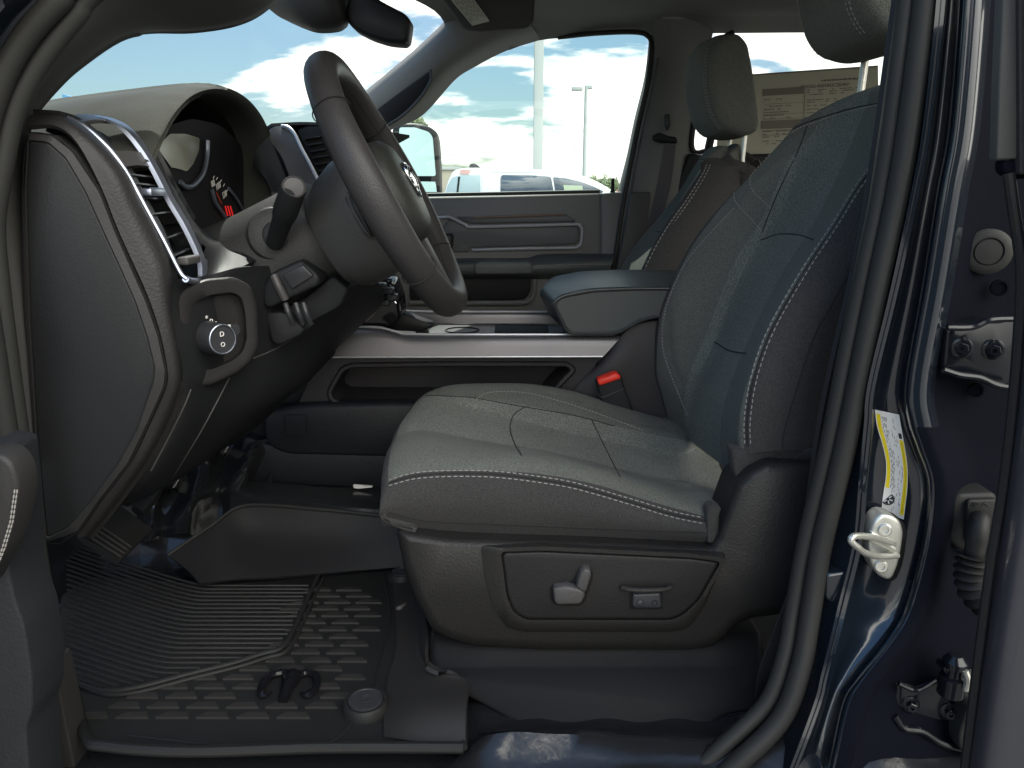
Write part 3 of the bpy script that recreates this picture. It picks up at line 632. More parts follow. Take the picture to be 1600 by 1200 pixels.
# ================================================================== DASHBOARD
DA = thing('dashboard', W(-.6, 1.5, -.5), 'dark grey dashboard with chrome-edged vents and instrument hood', 'dashboard')
cap_in = [(44, 219), (75, 222), (103, 247), (134, 300), (162, 362), (187, 416), (212, 472), (231, 528), (242, 575), (240, 596), (215, 670), (187, 722), (140, 787), (106, 826), (72, 842), (58, 700), (46, 500), (40, 300)]
cap_out = [(42, 206), (80, 210), (113, 236), (156, 300), (180, 362), (204, 416), (228, 470), (247, 524), (259, 581), (256, 606), (228, 668), (200, 725), (156, 781), (121, 832), (68, 850), (50, 700), (38, 500), (34, 300)]
mb = MB()
mb.stack([[Vector((v.x, 1.10, v.z)) for v in ring(cap_out, .985, 6)], [Vector((v.x, .992, v.z)) for v in ring(cap_out, .985, 6)], ring(cap_out, .985, 6, 1.5), ring(cap_in, .981, 6, -1), ring(cap_in, .985, 6, 2)])
mb.build('end_cap', PLAS, DA, label='dark end panel of the dashboard')
prism('fuse_cover', cap_in, .9825, .99, PLAS_D, DA, r=6, bev=4)
mb = MB(); mb.tube(crc(ring([(x + 1, y) for x, y in cap_out], .987, 6)[::3], 2), .0009, 6, True); mb.build('cover_seam', GAP, DA)
# side band with vent
lft = [(40, 196, .99), (85, 196, .99), (120, 222, .988), (158, 292, .988), (183, 355, .988), (207, 408, .988), (231, 462, .988), (250, 518, .988), (262, 578, .988), (259, 610, .988), (231, 672, .988), (203, 730, .988), (158, 790, .988), (122, 842, .99)]
mdd = [(44, 184, 1.01), (92, 186, 1.0), (135, 212, 1.0), (180, 268, 1.0), (205, 325, 1.0), (228, 375, 1.0), (252, 425, 1.0), (264, 490, 1.0), (276, 560, 1.0), (277, 603, 1.0), (255, 660, 1.0), (225, 718, 1.0), (180, 780, 1.0), (134, 838, 1.0)]
rgt = [(52, 178, 1.04), (106, 184, 1.03), (150, 212, 1.035), (197, 266, 1.035), (224, 318, 1.035), (250, 366, 1.035), (268, 425, 1.03), (268, 490, 1.03), (281, 559, 1.03), (282, 600, 1.03), (264, 655, 1.03), (232, 715, 1.03), (190, 775, 1.03), (140, 838, 1.03)]
back_ = [Vector((P(*q).x - .03, 1.10, P(*q).z)) for q in rgt]
rows = [[a, b, c, d] for a, b, c, d in zip(lft, mdd, rgt, back_)]
patch('side_band', rows, mat('band_vinyl', (0.0258, 0.0246, 0.0252), .48, grain=.45, gs=300, kind='leather', noise=.12), DA, 4, 4)
# near air vent
v_l = [(106, 184), (130, 196), (150, 212), (175, 237), (200, 272), (225, 318), (256, 375), (281, 424), (292, 436)]
v_r = [(150, 180), (178, 186), (205, 202), (232, 236), (252, 272), (272, 312), (296, 352), (317, 400), (318, 434)]
YL, YR = 1.032, 1.12
AV = thing('x', W(0, 0, 0), 'x', 'x'); bpy.data.objects.remove(AV)
a_ = cr([P(x, y, YL) for x, y in v_l], 6); b_ = cr([P(x, y, YR) for x, y in v_r], 6)
# dark backing
g = [[p.lerp(q, t) + Vector((-.035, .01, -.012)) for t in (0, .33, .66, 1)] for p, q in zip(a_, b_)]
AV = shell(g, .004).build('air_vent', BLACKM, DA, label='driver side air vent with chrome surround')
lp = a_ + [p for p in cr(T([(292, 436, YL), (306, 438, 1.07), (318, 434, YR)]), 4)][1:-1] + b_[::-1] + [p for p in cr(T([(150, 180, YR), (125, 176, 1.08), (106, 184, YL)]), 4)][1:-1]
MB().tube(a_, .0032, 8, up=Vector((1, 0, 0))).build('chrome_edge', CHROME, AV)
mb = MB(); cpl = []
for i, (p, q) in enumerate(zip(a_, b_)): 
    n0 = (p - q).normalized(); cpl.append([q + Vector((.002, 0, 0)), q + n0 * .010 + Vector((.006, 0, 0)), q + n0 * .018 + Vector((.003, 0, 0)), q + n0 * .019 + Vector((-.003, 0, -.001))])
shell(cpl, .003).build('chrome_edge', CHROME, AV)
tubeo('chrome_edge', [(290, 436, YL), (300, 439, 1.06), (312, 438, 1.10), (319, 430, YR)], .0045, CHROME, AV, 8, 5)
patch('vent_tip', [[(104, 184, 1.03), (125, 178, 1.08), (152, 179, 1.13)], [(124, 192, 1.034), (150, 186, 1.08), (178, 187, 1.125)]], SILVER, AV, 4, 4)
patch('vent_blank', [[(178, 236, 1.04), (205, 236, 1.08), (232, 240, 1.118)], [(194, 260, 1.04), (220, 258, 1.08), (244, 262, 1.118)]], PLAS_L, AV, 4, 4)
for t in [.50, .56, .62, .68, .76, .82]:
    i = int(t * (len(a_) - 1)); p = a_[i]; q = b_[min(len(b_) - 1, i + 1)]
    sl = [[p + Vector((-.006, .002, 0)), q + Vector((-.01, 0, 0))], [p + Vector((-.028, .002, -.006)), q + Vector((-.03, 0, -.006))]]
    shell(sl, .0022).build('vent_slat', SMOOTH, AV)
for t in (.60, .865):
    i = int(t * (len(a_) - 1)); p = a_[i].lerp(b_[i], .45)
    MB().box(p + Vector((.0, 0, 0)), (.016, .045, .011), bev=.003).build('vent_tab', CHROME if t < .7 else PLAS_L, AV)
# cluster hood
lip = [(1.10, .035), (1.14, .068), (1.20, .108), (1.28, .142), (1.38, .162), (1.48, .164), (1.57, .150), (1.64, .118), (1.67, .070), (1.655, .01), (1.64, -.06)]
def arch(x, sh, zs, fl=0, k=1.0): return [W(x, 1.37 + (y - 1.37) * k + sh, (z + zs) if y < 1.58 else z + zs) for y, z in lip]
rows = [arch(-.56, 0, -.012, k=.94), arch(-.515, 0, -.010, k=.955), arch(-.50, 0, -.003, k=.98), arch(-.503, 0, .0, k=1.0), arch(-.53, 0, .004, k=1.01), arch(-.62, 0, -.004, k=1.03), arch(-.76, 0, -.022, k=1.06), arch(-.9, 0, -.05, k=1.1), arch(-1.02, 0, -.085, k=1.14)]
patch('instrument_hood', rows, mat('hood_vinyl', (.056, .058, .051), .8, spec=.2, grain=.3, gs=420, kind='leather', noise=.12), DA, 4, 5, thick=.004, label='padded hood over the instruments')
# dash top pad towards windshield
rows = [[W(x, y, z - .0) for x, z in [(-.60, .02), (-.75, .045), (-.95, .045), (-1.08, .03)]] for y in (1.03, 1.1, 1.4, 1.75, 2.1, 2.45)]
patch('top_pad', rows, MATS['hood_vinyl'], DA, 4, 4, thick=.02)
# cluster face (plane facing rearwards)
def cx(px, py, dx=0): return PX(px, py, -.555 + dx)
def blist(l, dx=0): return [cx(x, y, dx) for x, y in l]
o1 = [(228, 226), (250, 200), (300, 185), (345, 195), (380, 230), (402, 290), (404, 350), (372, 352), (345, 362), (318, 366), (285, 320), (255, 270)]
mb = MB(); mb.stack([blist(rnd(o1, 12), -.02), blist(rnd(o1, 12))]); CLU = mb.build('instrument_cluster', BLACKM, DA, label='instrument cluster with chrome ringed gauges')
lens = [(245, 229), (266, 209), (290, 209), (312, 216), (311, 235), (302, 256), (292, 268), (284, 265), (272, 262), (268, 262)]
mb = MB(); mb.stack([blist(rnd(lens, 3), .001), blist(rnd(lens, 3), .003)]); mb.build('cluster_lens', mat('lens_sky_glint', (.42, .43, .36), .12, spec=.8), CLU)  # sky reflection on the lens, put in as a pale patch
g1 = [(324, 220), (323, 245), (318, 268), (308, 284), (298, 292), (288, 291), (282, 284)]
MB().tube(cr(blist(g1, .006), 5), .0045, 8).build('gauge_ring', CHROME, CLU)
MB().tube(cr(blist([(331, 296), (336, 315), (344, 328), (352, 339)], .006), 5), .0038, 8).build('gauge_ring', CHROME, CLU)
MB().tube(cr(blist([(357, 294), (366, 305), (375, 320), (385, 339)], .006), 5), .003, 8).build('gauge_ring', CHROME, CLU)
def fr(px, py): return frame(cx(px, py, .005), (0, 1, .28), (0, -.28, 1))
for s_, x, y in [('80', 333, 287), ('100', 341, 291), ('120', 351, 304)]: text('gauge_number', s_, fr(x, y), .017, LABW, CLU)
mb = MB()
for x, y in [(334, 277), (339, 279), (345, 283), (350, 289), (355, 298)]: mb.tube(blist([(x - 1, y + 2), (x + 1, y - 2)], .006), .0008, 5)
mb.build('gauge_ticks', LABW, CLU)
MB().tube(blist([(346, 318), (338, 300)], .007), .0012, 6).build('gauge_needle', mat('needle_red', (.5, .05, .02), .5), CLU)
mb = MB()
for k in range(3): mb.tube(blist([(352 + k * 4, 322), (356 + k * 4, 337)], .006), .0012, 6)
mb.build('gauge_red_zone', mat('red_mark', (.5, .02, .02), .5, emit=((1, .03, .03), .25)), CLU)
# fascia round the cluster down to column
rows = [[(234, 224, 1.14), (262, 278, 1.17), (290, 328, 1.2), (322, 362, 1.25), (345, 357, 1.33), (368, 347, 1.4), (398, 345, 1.46), (440, 330, 1.5)],
        [(240, 232, 1.125), (275, 300, 1.13), (305, 350, 1.15), (328, 385, 1.18), (352, 378, 1.26), (378, 366, 1.32), (405, 370, 1.38), (450, 360, 1.44)],
        [(236, 236, 1.12), (280, 320, 1.115), (312, 372, 1.115), (322, 436, 1.11), (360, 425, 1.15), (392, 410, 1.2), (420, 400, 1.3), (460, 390, 1.38)]]
patch('cluster_bezel', rows, PLAS_D, DA, 5, 5)
# lower dash and knee panel
rows = [[(268, 440, 1.035), (325, 430, 1.11), (375, 418, 1.16), (430, 415, 1.24), (500, 410, 1.34), (590, 440, 1.5)],
        [(268, 500, 1.03), (300, 470, 1.07), (350, 455, 1.13), (425, 460, 1.22), (510, 480, 1.36), (600, 470, 1.54)],
        [(283, 565, 1.03), (300, 575, 1.05), (360, 560, 1.14), (430, 550, 1.24), (500, 545, 1.38), (560, 512, 1.54)],
        [(282, 602, 1.03), (300, 612, 1.05), (350, 605, 1.14), (420, 612, 1.24), (470, 600, 1.36), (510, 560, 1.5)],
        [(258, 662, 1.035), (290, 672, 1.06), (340, 665, 1.16), (395, 650, 1.25), (430, 630, 1.36), (465, 605, 1.48)],
        [(190, 772, 1.05), (225, 768, 1.08), (262, 752, 1.18), (300, 730, 1.28), (345, 700, 1.36), (400, 668, 1.46)],
        [(150, 800, 1.2), (190, 790, 1.25), (235, 760, 1.3), (270, 735, 1.36), (320, 700, 1.44), (390, 650, 1.52)]]
KP = patch('knee_panel', rows, PLAS_D, DA, 5, 5)
kb = bvh([KP])
mb = MB()
for l in ([(358, 590), (340, 625), (310, 680), (270, 745)], [(298, 608), (285, 640), (260, 690), (236, 735)], [(395, 560), (430, 545), (470, 520), (490, 505)]):
    q = lay(kb, l, 6, .0004)
    if len(q) > 2: mb.tube(q, .0013, 6)
mb.build('panel_seam', PLAS_L, DA)
# headlight switch: framed recess, knob and dimmer
so1 = [(276, 470), (286, 452), (318, 436), (365, 432), (392, 446), (402, 480), (404, 540), (392, 565), (372, 582), (330, 602), (300, 605), (288, 590)]
so2 = [(300, 488), (306, 474), (330, 464), (362, 460), (374, 466), (380, 490), (382, 530), (376, 548), (362, 560), (330, 574), (314, 574), (308, 562)]
def swr(l, dy, r, ins=0):   # dy: towards the cabin is positive
    o = []
    for x, y in rnd(off2(l, ins) if ins else l, r): o.append(P(x, y, 1.045 + (x - 276) / 128 * .115 + dy))
    return o
mb = MB(); mb.stack([swr(so1, .03, 10), swr(so1, -.002, 10), swr(so1, -.006, 10, 3), swr(so1, -.0065, 10, 8), swr(so2, -.004, 8, -4), swr(so2, .014, 8)])
HS = mb.build('headlight_switch', PLAS, DA, 50, label='headlight switch panel with round knob')
kc = P(330, 528, 1.085); ka = Vector((.80, -.58, .05)).normalized()
kn = MB().lathe(kc, ka, [(.024, -.015), (.024, 0), (.022, .018), (.0215, .026), (.0195, .029), (.0185, .027), (.0001, .0265)], 30).build('switch_knob', SMOOTH, HS)
kq = ka.orthogonal().normalized(); kw = ka.cross(kq)
MB().tube([kc + ka * .0275 + (kq * math.cos(t) + kw * math.sin(t)) * .0203 for t in np.linspace(0, 2 * math.pi, 33)[:-1]], .0014, 8, True).build('knob_ring', CHROME, kn)
fM = frame(kc + ka * .0273 + Vector((0, 0, .007)), (.58, .8, 0), (0, 0, 1))
text('knob_symbol', 'D', fM, .010, LABW, kn); text('knob_symbol', 'O', frame(kc + ka * .0273 - Vector((0, 0, .008)), (.58, .8, 0), (0, 0, 1)), .009, LABW, kn)
for i, (x, y, s_) in enumerate([(316, 502, 'o'), (323, 498, '*'), (330, 500, 'o'), (336, 505, '=')]):
    text('switch_symbol', s_, frame(P(x, y, 1.092), (.58, .8, 0), (0, 0, 1)), .011, LABW, HS)
MB().box(P(358, 518, 1.103), (.006, .003, .02), bev=.0005).build('dimmer_mark', LABW, HS)
MB().lathe(P(364, 515, 1.112), (-.75, .66, 0), [(.009, -.004), (.009, .004)], 24).build('dimmer_wheel', SMOOTH, HS)
# trailer brake controller block
bk = prism('brake_controller', [(410, 452), (424, 426), (468, 406), (478, 412), (500, 432), (498, 446), (420, 482), (411, 478)], 1.20, 1.30, PLAS_D, DA, r=10, bev=5, label='trailer brake controller box under the column')
prism('controller_screen', [(441, 430), (472, 413), (490, 431), (456, 452)], 1.193, 1.21, SMOOTH, bk, r=3, bev=2)
tubeo('controller_edge', [(428, 430, 1.196), (436, 448, 1.192), (446, 468, 1.196)], .006, CHROME if False else PLAS_L, bk, 8, 4)
prism('controller_tray', [(412, 484), (440, 482), (470, 470), (500, 446), (520, 430), (545, 452), (530, 480), (482, 506), (450, 520), (418, 540), (410, 520)], 1.24, 1.32, BLACKM, bk, r=8, bev=4)
prism('controller_side', [(412, 490), (440, 486), (462, 500), (476, 515), (470, 524), (436, 540), (424, 535)], 1.215, 1.25, PLAS_D, bk, r=8, bev=4)
for x in (446, 462, 474):
    tubeo('controller_lever', [(x, 474, 1.20), (x + 5, 490, 1.195), (x + 11, 506, 1.205)], .0045, SMOOTH, bk, 8, 4)
for q in range(2):
    pass
# steering column shroud with stalk
cA = P(395, 430, 1.36); cB = P(520, 350, 1.33)
axc = (cB - cA).normalized()
upv = Vector((0, 1, 0)).cross(axc).normalized()
if upv.z < 0: upv = -upv
def oval(c, ry, rz, n=36, pw=2.6, dz=0):
    o = []
    for k in range(n):
        a = 2 * math.pi * k / n; ca, sa_ = math.cos(a), math.sin(a)
        o.append(c + Vector((0, 1, 0)) * ry * math.copysign(abs(ca) ** (2 / pw), ca) + upv * (rz * math.copysign(abs(sa_) ** (2 / pw), sa_) + dz))
    return o
mb = MB(); mb.stack([oval(cA - axc * .12, .15, .12), oval(cA - axc * .03, .14, .108), oval(cA + axc * .05, .125, .096), oval(cB - axc * .012, .112, .084), oval(cB - axc * .004, .108, .08), oval(cB, .10, .072)])
SCo = mb.build('column_shroud', mat('shroud_plastic', (0.0393, 0.0393, 0.0393), .48, grain=.4, gs=340, kind='leather'), DA, 50, label='grey steering column shroud')
sb_ = P(431, 374, 1.205); stp = P(459, 293, 1.12); sax = (stp - sb_).normalized()
bax = Vector((.25, -.93, .2)).normalized()
MB().lathe(P(430, 366, 1.24), bax, [(.045, -.02), (.044, .0), (.040, .008), (.024, .014), (.0001, .014)], 32).build('stalk_boot', MATS['shroud_plastic'], SCo)
MB().lathe(P(432, 368, 1.232), bax, [(.021, -.004), (.021, .012), (.018, .014), (.0001, .014)], 28).build('stalk_collar', PLAS_D, SCo)
SK = MB().lathe(sb_, sax, [(.0135, -.01), (.0145, .02), (.0155, .055), (.0175, .062), (.0185, .078), (.018, (stp - sb_).length - .006), (.0165, (stp - sb_).length), (.0001, (stp - sb_).length)], 30).build('shift_stalk', BLACKM, SCo, label='black stalk with round end cap')
MB().lathe(stp, (sax * .5 + Vector((.2, -.8, .25))).normalized(), [(.0162, -.003), (.0165, .003), (.0145, .0045), (.0135, .003), (.0001, .001)], 30).build('stalk_cap', PLAS_L, SCo)
# centre: silver surround, bright line, far vent
patch('centre_surround', [[(418, 205, 1.66), (428, 198, 1.66), (447, 197, 1.66)], [(424, 222, 1.64), (440, 216, 1.64), (460, 212, 1.64)], [(440, 245, 1.62), (455, 242, 1.62), (472, 236, 1.62)], [(452, 275, 1.6), (468, 272, 1.6), (486, 262, 1.6)], [(462, 305, 1.58), (478, 302, 1.58), (500, 296, 1.58)]], PLAS_L, DA, 5, 4, label='grey surround of the centre stack')
tubeo('centre_bright_line', [(440, 197, 1.655), (450, 199, 1.65), (460, 209, 1.64), (471, 232, 1.62), (484, 256, 1.6), (498, 284, 1.58)], .0038, SILVERL, DA, 8, 5)
patch('centre_side', [[(420, 212, 1.63), (400, 235, 1.61), (395, 260, 1.60)], [(432, 240, 1.62), (420, 262, 1.6), (415, 280, 1.58)], [(448, 280, 1.6), (440, 300, 1.58), (430, 320, 1.55)]], PLAS_D, DA, 4, 4)
prism('centre_light_block', [(392, 215), (420, 205), (500, 205), (560, 260), (560, 340), (470, 340), (400, 330)], 1.76, 1.82, BLACKM, DA, r=4, bev=1)  # dark filler added to close a light leak beside the hood
cv_ = prism('centre_vent', [(463, 203), (480, 196), (512, 197), (520, 210), (535, 250), (520, 275), (498, 280), (485, 252)], 1.70, 1.78, BLACKM, DA, r=5, bev=3, label='centre air vent')
for k in range(6):
    y = 216 + k * 10; x = 474 + k * 4.5
    prism('vent_slat', [(x, y), (x + 26, y - 4), (x + 27, y - 2), (x + 1, y + 2)], 1.685, 1.70, SMOOTH, cv_, r=1, bev=.5)
tubeo('vent_edge', [(506, 200, 1.68), (516, 220, 1.67), (528, 250, 1.66)], .004, CHROME, cv_, 8, 4)
tubeo('vent_edge', [(512, 200, 1.68), (522, 220, 1.67), (534, 250, 1.66)], .002, CHROME, cv_, 8, 4)
patch('dash_far_top', [[(425, 197, 1.68), (480, 195, 1.7), (540, 200, 1.72), (640, 215, 1.9)], [W(-.62, 1.75, .08), W(-.6, 1.9, .08), W(-.55, 2.1, .07), W(-.5, 2.4, .06)], [W(-.9, 1.75, .07), W(-.9, 1.9, .07), W(-.9, 2.1, .06), W(-.9, 2.4, .06)]], PLAS_D, DA, 4, 4)
MB().box(W(-.72, 2.08, -.12), (.36, .72, .3), bev=.05).build('glove_box', PLAS_D, DA)
# centre stack controls
cs = prism('centre_stack', [(545, 470), (560, 452), (585, 440), (612, 440), (622, 470), (625, 500), (600, 520), (560, 545), (540, 540), (550, 500)], 1.64, 1.75, GLOSSB, DA, r=8, bev=4, label='glossy black centre stack with switches')
tubeo('stack_trim', [(578, 440, 1.632), (583, 462, 1.632), (587, 478, 1.632), (583, 488, 1.632), (570, 500, 1.632)], .005, mat('rose_trim', (.35, .29, .29), .35, metal=.5), cs, 8, 5)
prism('switch_key', [(556, 452), (568, 446), (571, 464), (562, 467), (557, 462)], 1.625, 1.64, PLAS_L, cs, r=3, bev=2)
for x, y in [(592, 445), (604, 452), (610, 462), (598, 470)]:
    k_ = MB().box(P(x + 4, y + 2, 1.62), (.022, .03, .014), bev=.004).build('switch_key', SMOOTH, cs)
tubeo('stack_edge', [(590, 442, 1.61), (606, 458, 1.61), (619, 474, 1.61)], .0015, CHROMEB, cs, 6, 3)
# ================================================================== STEERING WHEEL
YW = 1.27
wt, wb = P(512, 108, YW), P(706, 470, YW)
wc = (wt + wb) / 2; wu = (wt - wb).normalized(); wr = (wt - wb).length / 2; wy = Vector((0, 1, 0)); wn_ = wy.cross(wu).normalized()
if wn_.x < 0: wn_ = -wn_          # towards driver
SW = thing('steering_wheel', wc, 'black leather steering wheel in front of the driver seat', 'steering wheel')
mb = MB(); n = 96; pts = []; rad = []
for k in range(n):
    a = 2 * math.pi * k / n; pts.append(wc + wu * wr * math.cos(a) + wy * (wr * math.sin(a))); rad.append(.0215 + .0022 * math.cos(2 * (a - math.pi / 2)) ** 2)
rim = mb.tube(pts, rad, 20, True, up=wn_, flat=1.12).build('rim', LEATH, SW)
# rim seams
for a in (.95, 2.25, 4.03, 5.33):
    c = wc + wu * wr * math.cos(a) + wy * wr * math.sin(a); q = (wu * math.cos(a) + wy * math.sin(a))
    MB().tube([c + (q * math.cos(t) + wn_ * math.sin(t) * 1.12) * .0238 for t in np.linspace(0, 2 * math.pi, 25)[:-1]], .0009, 6, True).build('rim_seam', THREADD, rim)
mb = MB()      # inner stitching round the rim
ip = [wc + (wu * math.cos(a) + wy * math.sin(a)) * (wr - .0215) + wn_ * .006 for a in np.linspace(0, 2 * math.pi, 121)]
dashes(mb, ip, .001, .005, .003); mb.build('rim_stitching', THREADD, rim)
def wl(u, y, n_): return wc + wu * u + wy * y + wn_ * n_
def wring(ru, ry, n_, du=0, pw=2.5, k=40):
    o = []
    for i in range(k):
        a = 2 * math.pi * i / k; ca, sa_ = math.cos(a), math.sin(a)
        o.append(wl(du + ru * math.copysign(abs(ca) ** (2 / pw), ca), ry * math.copysign(abs(sa_) ** (2 / pw), sa_), n_))
    return o
mb = MB(); mb.stack([wring(.080, .090, -.055, -.012), wring(.088, .10, -.03, -.012), wring(.088, .10, .0, -.01), wring(.082, .094, .018, -.008), wring(.068, .08, .028, -.006), wring(.04, .05, .033, -.004), wring(.01, .01, .034)])
hub = mb.build('hub', mat('hub_vinyl', (0.0291, 0.0308, 0.0280), .45, grain=.4, gs=340, kind='leather'), SW, 50)
mb = MB(); mb.stack([wring(.074, .088, -.125, -.03), wring(.092, .10, -.10, -.028), wring(.10, .105, -.065, -.022), wring(.10, .105, -.045, -.018), wring(.088, .098, -.03, -.014)])
mb.build('hub_back_cover', MATS['shroud_plastic'], SW, 50)
for sgn in (-1, 1):
    rows = []
    for t in np.linspace(0, 1, 6):
        y = sgn * (.075 + t * (wr - .085)); h = .042 - .016 * t; u0 = -.012 - .012 * t
        rows.append([wl(u0 + h, y, -.012), wl(u0 + h * .8, y, .008), wl(u0, y, .012), wl(u0 - h * .8, y, .008), wl(u0 - h, y, -.012), wl(u0 - h * .7, y, -.04 + .02 * t), wl(u0 + h * .7, y, -.04 + .02 * t)])
    g = [crc(r_, 4) for r_ in rows]; sp_ = MB().stack(g).build('spoke', LEATH, SW, 50)
    ped = []
    for t in np.linspace(0, 2 * math.pi, 25)[:-1]: ped.append((math.cos(t) * .035, math.sin(t) * .020))
    mb = MB(); mb.stack([[wl(-.018 + a, sgn * (.108 + b * .9), -.045 + abs(b) * .2) for a, b in ped], [wl(-.018 + a * .9, sgn * (.108 + b * .8), -.052) for a, b in ped]])
    mb.build('spoke_button', SMOOTH, sp_)
    mb = MB(); mb.tube([wl(-.018 + a, sgn * (.108 + b * .9), -.047) for a, b in ped], .0025, 6, True); mb.build('button_rim', PLAS_L, sp_)
for du in (-1,):
    rows = []
    for t in np.linspace(0, 1, 6):
        u = -(.07 + t * (wr - .08)); h = .04 - .012 * t
        rows.append([wl(u, h, -.01), wl(u, h * .7, .008), wl(u, 0, .012), wl(u, -h * .7, .008), wl(u, -h, -.01), wl(u, -h * .7, -.03), wl(u, h * .7, -.03)])
    MB().stack([crc(r_, 4) for r_ in rows]).build('spoke', LEATH, SW, 50)
# emblem on the hub: horned animal head in chrome
mb = MB(); sh = [(.026, 0), (.024, .018), (.008, .024), (-.012, .018), (-.028, .004), (-.028, -.004), (-.012, -.018), (.008, -.024), (.024, -.018)]
mb.tube(crc([wl(a + .0, b, .036) for a, b in sh], 4), .0022, 8, True); em = mb.build('emblem', CHROMEB, hub)
mb = MB()
for sgn in (-1, 1): mb.tube(cr([wl(.006, sgn * .004, .036), wl(.018, sgn * .009, .037), wl(.014, sgn * .018, .036), wl(.0, sgn * .017, .036), wl(.002, sgn * .011, .036)], 5), [.0035, .004, .0038, .003, .002] * 4 + [.0015], 8)
mb.tube([wl(.008, 0, .036), wl(-.004, 0, .038), wl(-.016, 0, .037), wl(-.022, 0, .035)], [.006, .0055, .004, .003], 10)
mb.build('emblem_head', CHROMEB, hub)
# ================================================================== CENTRE CONSOLE
CC = thing('centre_console', W(.1, 1.78, -.62), 'dark centre console with silver side rails and padded armrest between the seats', 'centre console')
sd0 = [(500, 560), (640, 560), (900, 558), (944, 557), (968, 524), (1000, 503), (1070, 496), (1160, 500), (1160, 780), (430, 780), (412, 720), (420, 660), (462, 640)]
CPM = mat('console_plastic', (0.0251, 0.0235, 0.0259), .5, grain=.4, gs=340, kind='leather', noise=.1)
MB().box(W(.12, 1.85, -.50), (.86, .16, .30), bev=.02).build('console_body', PLAS_D, CC)
rc = [(519, 612), (537, 580), (550, 575), (700, 573), (885, 573), (891, 578), (862, 608), (845, 630), (700, 628), (530, 627), (520, 620)]
from mathutils.geometry import tessellate_polygon
oo = ring(sd0, 1.625, 10); hh = ring(rc, 1.625, 8)
fs = tessellate_polygon([oo, hh]); mb = MB(); mb.add(oo + hh, [list(f) for f in fs])
mb.grid([oo + [oo[0]], [Vector((v.x, 1.66, v.z)) for v in oo + [oo[0]]]])
mb.build('side_panel', CPM, CC, 40, label='dark console side with an open storage recess')
mb = MB(); h2_ = ring(rc, 1.625, 8, -2)
mb.stack([ring(rc, 1.6248, 8, -9), ring(rc, 1.617, 8, -6), ring(rc, 1.6175, 8, -1.5), ring(rc, 1.63, 8, .5), [Vector((v.x, 1.755, v.z)) for v in ring(rc, 1.63, 8, .5)]], cap0=False, cap1=True)
mb.build('storage_recess', CPM, CC, 40)
tr_t = [(500, 535), (540, 513), (587, 512), (619, 519), (644, 523), (760, 523), (970, 523)]
rows = [[(478, 556, 1.61), (505, 545, 1.612), (545, 513, 1.63), (590, 512, 1.63), (619, 519, 1.63), (644, 523, 1.63), (800, 523.5, 1.63), (972, 523.5, 1.63)],
        [(480, 558, 1.60), (508, 550, 1.605), (548, 522, 1.61), (592, 521, 1.61), (622, 526, 1.61), (650, 529, 1.61), (800, 529, 1.61), (968, 529, 1.61)],
        [(482, 560, 1.60), (506, 556, 1.60), (535, 556, 1.60), (592, 557, 1.60), (622, 557, 1.60), (650, 557, 1.60), (800, 556.5, 1.60), (944, 556, 1.60)]]
patch('side_rail', rows, SILVER, CC, 4, 5, label='satin silver rail along the driver side of the console')
tubeo('rail_highlight', [(545, 512, 1.628), (590, 511.5, 1.628), (619, 518.5, 1.628), (644, 522.5, 1.628), (760, 523, 1.628), (960, 523, 1.628)], .0032, SILVERL, CC, 8, 4)
tubeo('rail_lower_edge', [(500, 558, 1.603), (640, 558, 1.601), (800, 557.5, 1.601), (942, 557, 1.601)], .0022, SILVERL, CC, 8, 2)
# rear slanted cheek
patch('console_cheek', [[(944, 560, 1.615), (968, 528, 1.615), (1000, 506, 1.615), (1080, 498, 1.615)], [(905, 600, 1.612), (950, 580, 1.60), (1000, 570, 1.60), (1080, 560, 1.60)], [(860, 660, 1.615), (920, 680, 1.60), (1000, 700, 1.59), (1080, 700, 1.59)]], MATS['console_plastic'], CC, 5, 5)
# far rail and deck
patch('far_rail', [[(600, 484, 1.94), (670, 487.5, 1.94), (760, 487.5, 1.94), (870, 487.5, 1.94)], [(610, 486, 1.925), (670, 490, 1.925), (760, 490, 1.925), (875, 490, 1.925)], [(640, 498, 1.925), (690, 505, 1.92), (770, 505, 1.92), (885, 505, 1.92)]], SILVER, CC, 4, 4)
tubeo('far_rail_highlight', [(600, 484, 1.93), (665, 487, 1.93), (760, 487, 1.93), (866, 487, 1.93)], .0025, SILVERL, CC, 6, 3)
zd = -.345
rows = [[W(x, y, zd) for x in (-.34, -.2, 0, .2)] for y in (1.64, 1.78, 1.915)]
patch('top_deck', rows, PLAS_D, CC, 3, 3, thick=.01)
mb = MB()
for cxx in (-.085, ):
    pass
rg = [(668, 521), (674, 512), (690, 506.5), (720, 505.5), (790, 506), (880, 507), (880, 521), (790, 521)]
def dk(l, z): return [PZ(x, y, z) for x, y in rnd(l, 4)]
mb = MB(); mb.stack([dk(rg, zd), dk(rg, zd + .008)]); CH = mb.build('cup_holder_tray', mat('tray_plastic', (.17, .18, .18), .3), CC)
for cxx, rx in ((722, .052),):
    c = PZ(cxx, 516, zd + .009); MB().lathe(c, (0, 0, 1), [(.042, -.004), (.042, .0012), (.038, .002), (.0375, -.02), (.0001, -.02)], 36).build('cup_holder', BLACKM, CH)
c = PZ(815, 514, zd + .009); MB().box(c, (.13, .10, .004), bev=.001).build('tray_well', BLACKM, CH)
prism('console_front_wall', [(598, 486), (625, 488), (680, 508), (660, 519), (620, 517), (575, 508)], 1.72, 1.76, PLAS_D, CC, r=6, bev=3)
MB().box(PZ(660, 519, zd + .012), (.03, .03, .02), bev=.004).build('charging_port', PLAS_L, CH)
